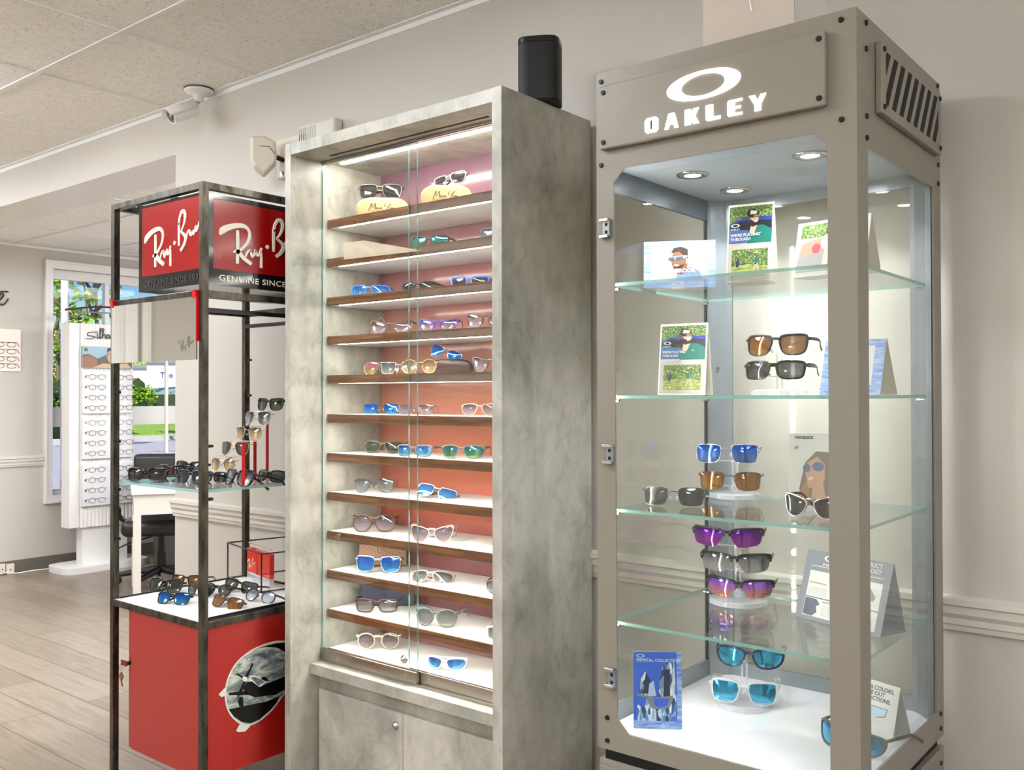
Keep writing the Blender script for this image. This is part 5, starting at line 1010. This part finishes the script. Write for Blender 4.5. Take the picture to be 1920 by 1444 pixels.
pp(EL(.58, .55, .09, .32), .0007, skin2); pp([(.48, .75), (.5, .98), (.68, .98), (.68, .7), (.64, .84), (.55, .86)], .0009, hair); pp([(.485, .62), (.53, .66), (.53, .74), (.485, .72)], .001, A_('glass_tint', (120, 110, 100))); pp([(.56, .65), (.64, .66), (.64, .76), (.56, .75)], .001, A_('glass_tint', 0)); pp([(.03, .78), (.1, .78), (.1, .95), (.03, .95)], .0004, A_('green_tag', (60, 110, 90)))
pm.build('photo_subject', PP, M=Matrix.Translation(-Vector(ss.location)))
for (ta, tb_, nrow), rn in zip(pz, rows):
    za_, zb2 = onX(154, tb_, XS+.03).z, onX(154, ta, XS+.03).z
    s3(MB().box(XS+.003, XS+.028, yp0, yp1, za_, zb2, mat('satin_white_panel', (226, 226, 226), .35)), 'eyewear_panel', bevel=.004)
    for r_i in range(4):
        for ci, yc in enumerate((onX(181, 730, XS+.04).y, onX(233, 730, XS+.04).y)):
            z_ = zb2-(r_i+.6)*(zb2-za_)/4.15
            spectacles((XS+.034, yc+.01, z_), mt=FR[FRS[(rows.index(rn)*4+r_i) % 12]], wd=.155, grp='spectacles on the white ribbed stand', label='%s spectacles, row %s of %s panel, %s column of white stand' % ({'gun': 'gunmetal', 'black': 'black', 'brown': 'brown', 'silver': 'silver', 'grey': 'grey'}[FRS[(rows.index(rn)*4+r_i) % 12]], ['one', 'two', 'three', 'four'][r_i], rn, ['left', 'right'][ci]))
# white desk
dk0 = Vector((-5.874, 3.225, 0)); du = Vector((math.cos(math.radians(62)), math.sin(math.radians(62)), 0)); dang = math.radians(62)
dk = thing('desk', 'white desk with a drawer apron and square legs in the room beyond', 'desk', dk0, dang)
LW, DW = 1.15, .60
MB().box(-.005, LW, -.005, DW, .735, .76, white).build('desktop', dk, bevel=.003)
MB().box(.01, LW-.01, .01, DW-.01, .60, .735, mat('desk_side_white', (226, 222, 214), .45)).build('drawer_apron', dk)
for a in (0.005, LW-.06):
    for b_ in (.005, DW-.06): MB().box(a, a+.05, b_, b_+.05, 0, .60, mat('desk_side_white', 0)).build('leg', dk)
# black office chair behind it
p = atD(303, 740, 6.95); ch = thing('office_chair', 'black leather office chair standing behind the white desk', 'office chair', (p.x, p.y, 0), math.radians(52))
def cushion(x0, x1, y0, y1, z0, z1, mt, name, bv=.03):
    o = MB().box(x0, x1, y0, y1, z0, z1, mt).build(name, ch, smooth=True); b = o.modifiers.new('b', 'BEVEL'); b.width = bv; b.segments = 4; return o
cushion(-.25, .25, -.25, .25, .38, .50, leather, 'seat', .05); cushion(-.24, .10, .24, .33, .52, .95, leather, 'backrest', .035)
MB().box(-.14, -.06, .26, .29, .44, .6, black).build('back_bracket', ch)
for s_ in (-1, 1): MB().tube(smooth_line([(s_*.25, .1, .44), (s_*.31, .08, .5), (s_*.31, .05, .56), (s_*.30, -.15, .575)], 4), .02, black, 8).build('armrest', ch, smooth=True)
MB().cyl((0, 0, .10), (0, 0, .24), .035, black, 16).cyl((0, 0, .24), (0, 0, .38), .024, black, 16).build('gas_post', ch)
MB().tube([(-.02, -.05, .37), (-.2, -.15, .33), (-.29, -.18, .29)], .006, black, 6).build('lever', ch)
for i in range(5):
    a = 2*math.pi*i/5+.5; e_ = (.31*math.cos(a), .31*math.sin(a)); MB().tube([(0, 0, .11), (e_[0]*.5, e_[1]*.5, .095), (e_[0], e_[1], .07)], [.03, .024, .018], black, 8).build('base_arm', ch)
    MB().cyl((e_[0]-.012*math.sin(a), e_[1]+.012*math.cos(a), .027), (e_[0]+.012*math.sin(a), e_[1]-.012*math.cos(a), .027), .026, black, 14).build('castor', ch)
# white counter with a small clear display by the window
p = atD(331, 740, 7.75); ct = thing('display_counter', 'white low counter by the window carrying a small clear eyewear display', 'counter', (p.x, p.y, 0), math.radians(62))
MB().box(-.17, .5, -.2, .2, 0, .80, mat('dark_counter_base', (70, 68, 64), .5)).build('counter_base', ct); MB().box(-.19, .52, -.22, .22, .80, .93, white).build('counter_top', ct)
m = MB().box(-.09, -.07, -.1, .1, .931, 1.75, trimw).box(.12, .14, -.1, .1, .931, 1.75, trimw).box(-.07, .12, -.1, .1, 1.02, 1.03, shglass).box(-.07, .12, -.1, .1, 1.39, 1.40, shglass); m.build('clear_tower', ct)
for z_, lb in ((1.0505, 'black spectacles on the lower shelf of the clear window display'), (1.4205, 'black spectacles on the upper shelf of the clear window display')):
    q = ct.matrix_basis @ Vector((.02, 0, z_)); spectacles((q.x, q.y, q.z), mt=black, wd=.13, label=lb)
# poster with frames, script, sockets and cable on the left wall
def wl(px, py, dx=0): p = onX(px, py, XW+dx); return p
a_, b_ = wl(-60, 613), wl(38, 697); po = thing('wall_poster', 'white sheet with four drawn spectacle frames on the left wall', 'poster', (XW, b_.y, (a_.z+b_.z)/2))
M_ = Matrix.Translation((-XW, -b_.y, -(a_.z+b_.z)/2)); yq0, yq1 = a_.y, b_.y
MB().box(XW+.001, XW+.012, yq0, yq1, b_.z, a_.z, mat('poster_sheet', (244, 232, 218), .4)).build('sheet', po, M=M_, bevel=.004)
pm = MB()
for i, yy in enumerate((645, 658, 672, 685)):
    c_y = wl(14, yy).y; z_ = wl(14, yy).z
    for s_ in (-1, 1): pm.tube([(XW+.014, c_y-.02+s_*.045+.035*math.cos(t), z_-.006+.018*math.sin(t)) for t in [2*math.pi*i_/12 for i_ in range(12)]], .002, ink, 4, closed=True)
    pm.tube([(XW+.014, c_y-.1, z_+.012), (XW+.014, c_y+.065, z_+.012), (XW+.014, c_y+.085, z_-.02)], .0025, ink, 4)
pm.build('drawn_frames', po, M=M_)
le = MB()
for stq in ([(-20, 547), (0, 547), (15, 547)], [(-8, 568), (2, 560), (6, 553), (1, 551), (-3, 560), (0, 571), (8, 570), (15, 560)], [(-30, 570), (-22, 552), (-16, 570), (-8, 566)]): le.tube([(XW+.006, q.y, q.z) for q in [wl(a.x, a.y) for a in smooth_line(stq, 4)]], .006, ink, 6)
tag(le.build('wall_lettering'), 'black script lettering mounted high on the left wall', 'wall lettering')
for (a, b), lb in zip(((-3, 8), (10, 25)), ('left', 'right')):
    q0, q1 = wl(a, 1058, .008), wl(b, 1077, .008); so3 = MB().box(XW+.009, XW+.03, q0.y, q1.y, q1.z+.005, q0.z, ivory).build('outlet_box', bevel=.003); tag(so3, 'ivory outlet box on the baseboard, %s one of the pair' % lb, 'outlet box')
    MB().cyl((XW+.0302, (q0.y+q1.y)/2, (q0.z+q1.z)/2), (XW+.031, (q0.y+q1.y)/2, (q0.z+q1.z)/2), .006, black, 10).build('socket_hole', so3)
q0, q1 = onZ(8, 1077, .006), onZ(128, 1058, .006)
cbl = MB().tube(smooth_line([(XW+.035, q0.y, .02), (XW+.06, q0.y+.08, .006), (XW+.05, q0.y+.2, .006), (XW+.07, q0.y+.32, .006), (XW+.10, q0.y+.42, .006), (XS-.28, ya1-.12, .02)], 5), .005, white, 6).build('power_cable', smooth=True); tag(cbl, 'thin white cable running along the floor to the ribbed stand', 'cable')

# ------------------------------------------------------------------ outdoors beyond the windows
gnd = mat('asphalt', (150, 148, 150), .9); L(gnd, ramp(gnd, noise(gnd, coords(gnd), 30, 4, .7), [(.35, (150, 150, 152)), (.65, (205, 203, 200))]), base(gnd))
lawn = mat('lawn', (130, 170, 50), .9); L(lawn, ramp(lawn, noise(lawn, coords(lawn), 6, 5, .7), [(.35, (96, 140, 36)), (.55, (150, 188, 62)), (.7, (190, 190, 90))]), base(lawn))
struct(MB().box(-140, -7.86, -90, 130, -.3, -.15, gnd), 'ground')
lw = MB(); v = [(-30, -60, -.149), (-30, 100, -.149), (-31, -60, .02), (-31, 100, .02), (-54, -60, .45), (-54, 100, .45)]; lw.add(v, [(0, 1, 3, 2), (2, 3, 5, 4)], lawn)
lwo = lw.build('lawn', kind='structure'); sm_ = lwo.modifiers.new('s', 'SOLIDIFY'); sm_.thickness = .05
struct(MB().box(-30.1, -29.6, -60, 100, -.149, .02, mat('kerb_concrete', (206, 202, 196), .8)), 'kerb')
leafm = [mat('leaf_bright', (190, 214, 60), .6), mat('leaf_mid', (140, 176, 56), .6), mat('leaf_deep', (50, 90, 40), .6)]; bark = mat('bark', (128, 110, 94), .8)
def crown(centres, n, size, mts, seed):
    rd = random.Random(seed); mb = MB()
    for i in range(n):
        cx_, cy_, cz_, rr = rd.choice(centres); d = Vector((rd.gauss(0, 1), rd.gauss(0, 1), rd.gauss(0, .7))); d = d.normalized()*rr*(rd.random()**.5)
        c = Vector((cx_, cy_, cz_))+d; a = Vector((rd.uniform(-1, 1), rd.uniform(-1, 1), rd.uniform(-.6, .6))).normalized()*size*rd.uniform(.6, 1.3); b = a.cross(Vector((rd.uniform(-1, 1), rd.uniform(-1, 1), 1))).normalized()*size*.6
        mb.add([c-a, c+b*.8, c+a, c-b*.8], [(0, 1, 2, 3)], rd.choice(mts))
    return mb
def tree(label, px, dep, base_z, top_py, wpx, seed, mts, dense=1.0, low=.35, br=9):
    p = atD(px, 740, dep); o = thing('tree', label, 'tree', (p.x, p.y, base_z)); rd = random.Random(seed)
    H = atD(px, top_py, dep).z-base_z; Rr = wpx*dep/F_PX/2; tk = MB(); cs = []
    tk.tube([(0, 0, 0), (.1, .05, H*.3), (-.05, .1, H*.6), (.05, 0, H*.85)], [.085, .07, .05, .02], bark, 8)
    for i in range(br):
        a = rd.uniform(0, 6.28); h0 = H*rd.uniform(low, .8); e = Vector((math.cos(a)*Rr*rd.uniform(.5, .95), math.sin(a)*Rr*rd.uniform(.5, .95), h0+H*rd.uniform(.05, .25)))
        tk.tube([(0, 0, h0), (e.x*.5, e.y*.5, h0+(e.z-h0)*.4), e], [.06, .04, .015], bark, 6); cs.append((e.x, e.y, min(e.z, H*.97), Rr*rd.uniform(.22, .42))); cs.append((e.x*.5, e.y*.5, h0+(e.z-h0)*.5, Rr*.25))
    tk.build('trunk', o); crown(cs, int(1500*dense), .14, mts, seed).build('foliage', o)
tree('leafy tree with open branches seen through the left window pane', 176, 26, -.15, 430, 170, 3, leafm[:2], .38, .42, 14)
tree('tall bright green tree behind the pole outside the window', 104, 34, -.1, 470, 90, 5, leafm[:2], .5, .4, 12)
tree('bright tree at the right of the window behind the sign', 345, 30, -.1, 440, 200, 8, leafm[:2], .7, .62, 12)
def bush(label, px, dep, z0, top, wpx, seed, mts, dx=1.0):
    p = atD(px, 740, dep); R_ = wpx*dep/F_PX/2; H = atD(px, top, dep).z-z0; o = thing('bush', label, 'bush', (p.x, p.y, z0))
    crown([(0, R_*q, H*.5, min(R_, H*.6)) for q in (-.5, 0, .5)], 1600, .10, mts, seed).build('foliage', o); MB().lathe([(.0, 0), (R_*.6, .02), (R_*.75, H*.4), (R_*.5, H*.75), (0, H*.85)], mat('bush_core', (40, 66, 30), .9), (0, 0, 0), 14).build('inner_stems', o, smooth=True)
bush('rounded green bush beside the parked car outside', 258, 42, .25, 694, 48, 11, leafm[:2])
bush('dark hedge outside the left edge of the window', 112, 30, 0, 690, 60, 12, leafm[1:])
bush('dark green hedge behind the ribbed stand outside', 190, 32, 0, 690, 90, 13, leafm[1:])
for px, dep, t_, w_, sd_, lb in ((110, 62, 640, 110, 21, 'dark evergreen tree far left across the street'), (290, 95, 668, 200, 22, 'row of dense trees far behind the white building')): tree(lb, px, dep, -.15, t_, w_, sd_, leafm[1:], 1.8, .15, 16)
p = atD(121, 740, 15); pole = mat('whitewashed_pole', (232, 230, 226), .7); L(pole, ramp(pole, noise(pole, coords(pole, (4, 4, 2.2)), 1.6, 3, .5), [(.60, (236, 234, 230)), (.68, (196, 130, 80))]), base(pole))
po_ = MB().cyl((0, 0, -.15), (0, 0, 6.5), .062, pole, 16).build('utility_pole', smooth=True); po_.location = (p.x, p.y, 0); tag(po_, 'white rust-stained pole standing outside the left window pane', 'pole')
# car: trunk and tail light turned to us
p = atD(338, 740, 46); car = thing('car', 'dark grey car with a red tail light parked outside the window', 'car', (p.x, p.y, .42), math.radians(70))
carp = mat('dark_grey_car_paint', (60, 70, 78), .15, metal=.4, coat=1); cgl = mat('car_window_glass', (150, 176, 184), .08, spec=.8)
prof = [(-2.2, .35), (-2.25, .7), (-2.1, .92), (-1.6, 1.0), (-.9, 1.36), (.2, 1.42), (1.0, 1.05), (2.0, .88), (2.2, .6), (2.2, .35)]
MB().prism(prof, -.85, .85, carp, 'y').build('body', car, bevel=.06)
MB().prism([(-1.45, 1.02), (-.85, 1.3), (.15, 1.36), (.85, 1.06)], -.865, .865, cgl, 'y').build('side_windows', car)
MB().add([(-1.62, -.7, 1.02), (-1.62, .7, 1.02), (-.98, .6, 1.36), (-.98, -.6, 1.36)], [(0, 1, 2, 3)], cgl).build('rear_window', car)
for s_ in (-1, 1): MB().box(-2.29, -2.1, s_*.5 if s_ > 0 else -.84, .84 if s_ > 0 else -.5, .66, .86, mat('tail_light_red', (200, 20, 16), .2)).build('tail_light', car)
for x_ in (-1.4, 1.4):
    for s_ in (-.8, .8): MB().cyl((x_, s_-.1, .3), (x_, s_+.1, .3), .32, black, 20).build('wheel', car)
# white buildings across the street
for px, dep, t_, w_, lb, sgc, stxt in ((262, 80, 690, 60, 'low white building with a small red sign across the street', (190, 90, 80), None), (308, 74, 680, 62, 'white building with dark blue lettering across the street', None, 'The')):
    p = atD(px, 740, dep); bd = thing('building', lb, 'building', (p.x, p.y, -.2), math.radians(52)); W_ = w_*dep/F_PX; H = atD(px, t_, dep).z+.2
    MB().box(-W_/2, W_/2, 0, 6, 0, H, white).build('building_walls', bd); MB().box(-W_/2-.1, W_/2+.1, -.2, 6.1, H, H+.25, mat('building_roof', (150, 150, 152), .7)).build('roof', bd)
    MB().box(-W_*.1, W_*.3, -.05, 0, H*.3, H*.52, mat('shop_window', (120, 130, 140), .2)).build('shop_window', bd)
    if stxt: text(stxt, .62, lambda u, v, d: (-W_*.12+u, -.06, H*.72+v), mat('navy_sign_letter', (20, 50, 120), .4)).build('lettering', bd)
    else:
        MB().box(-W_*.32, W_*.05, -.12, -.02, H*.66, H*.84, white).box(-W_*.24, -W_*.10, -.14, -.12, H*.71, H*.78, mat('sign_red_mark', sgc, .4)).box(-W_*.06, W_*.01, -.14, -.12, H*.71, H*.78, mat('sign_red_mark', sgc, .4)).build('sign_board', bd)
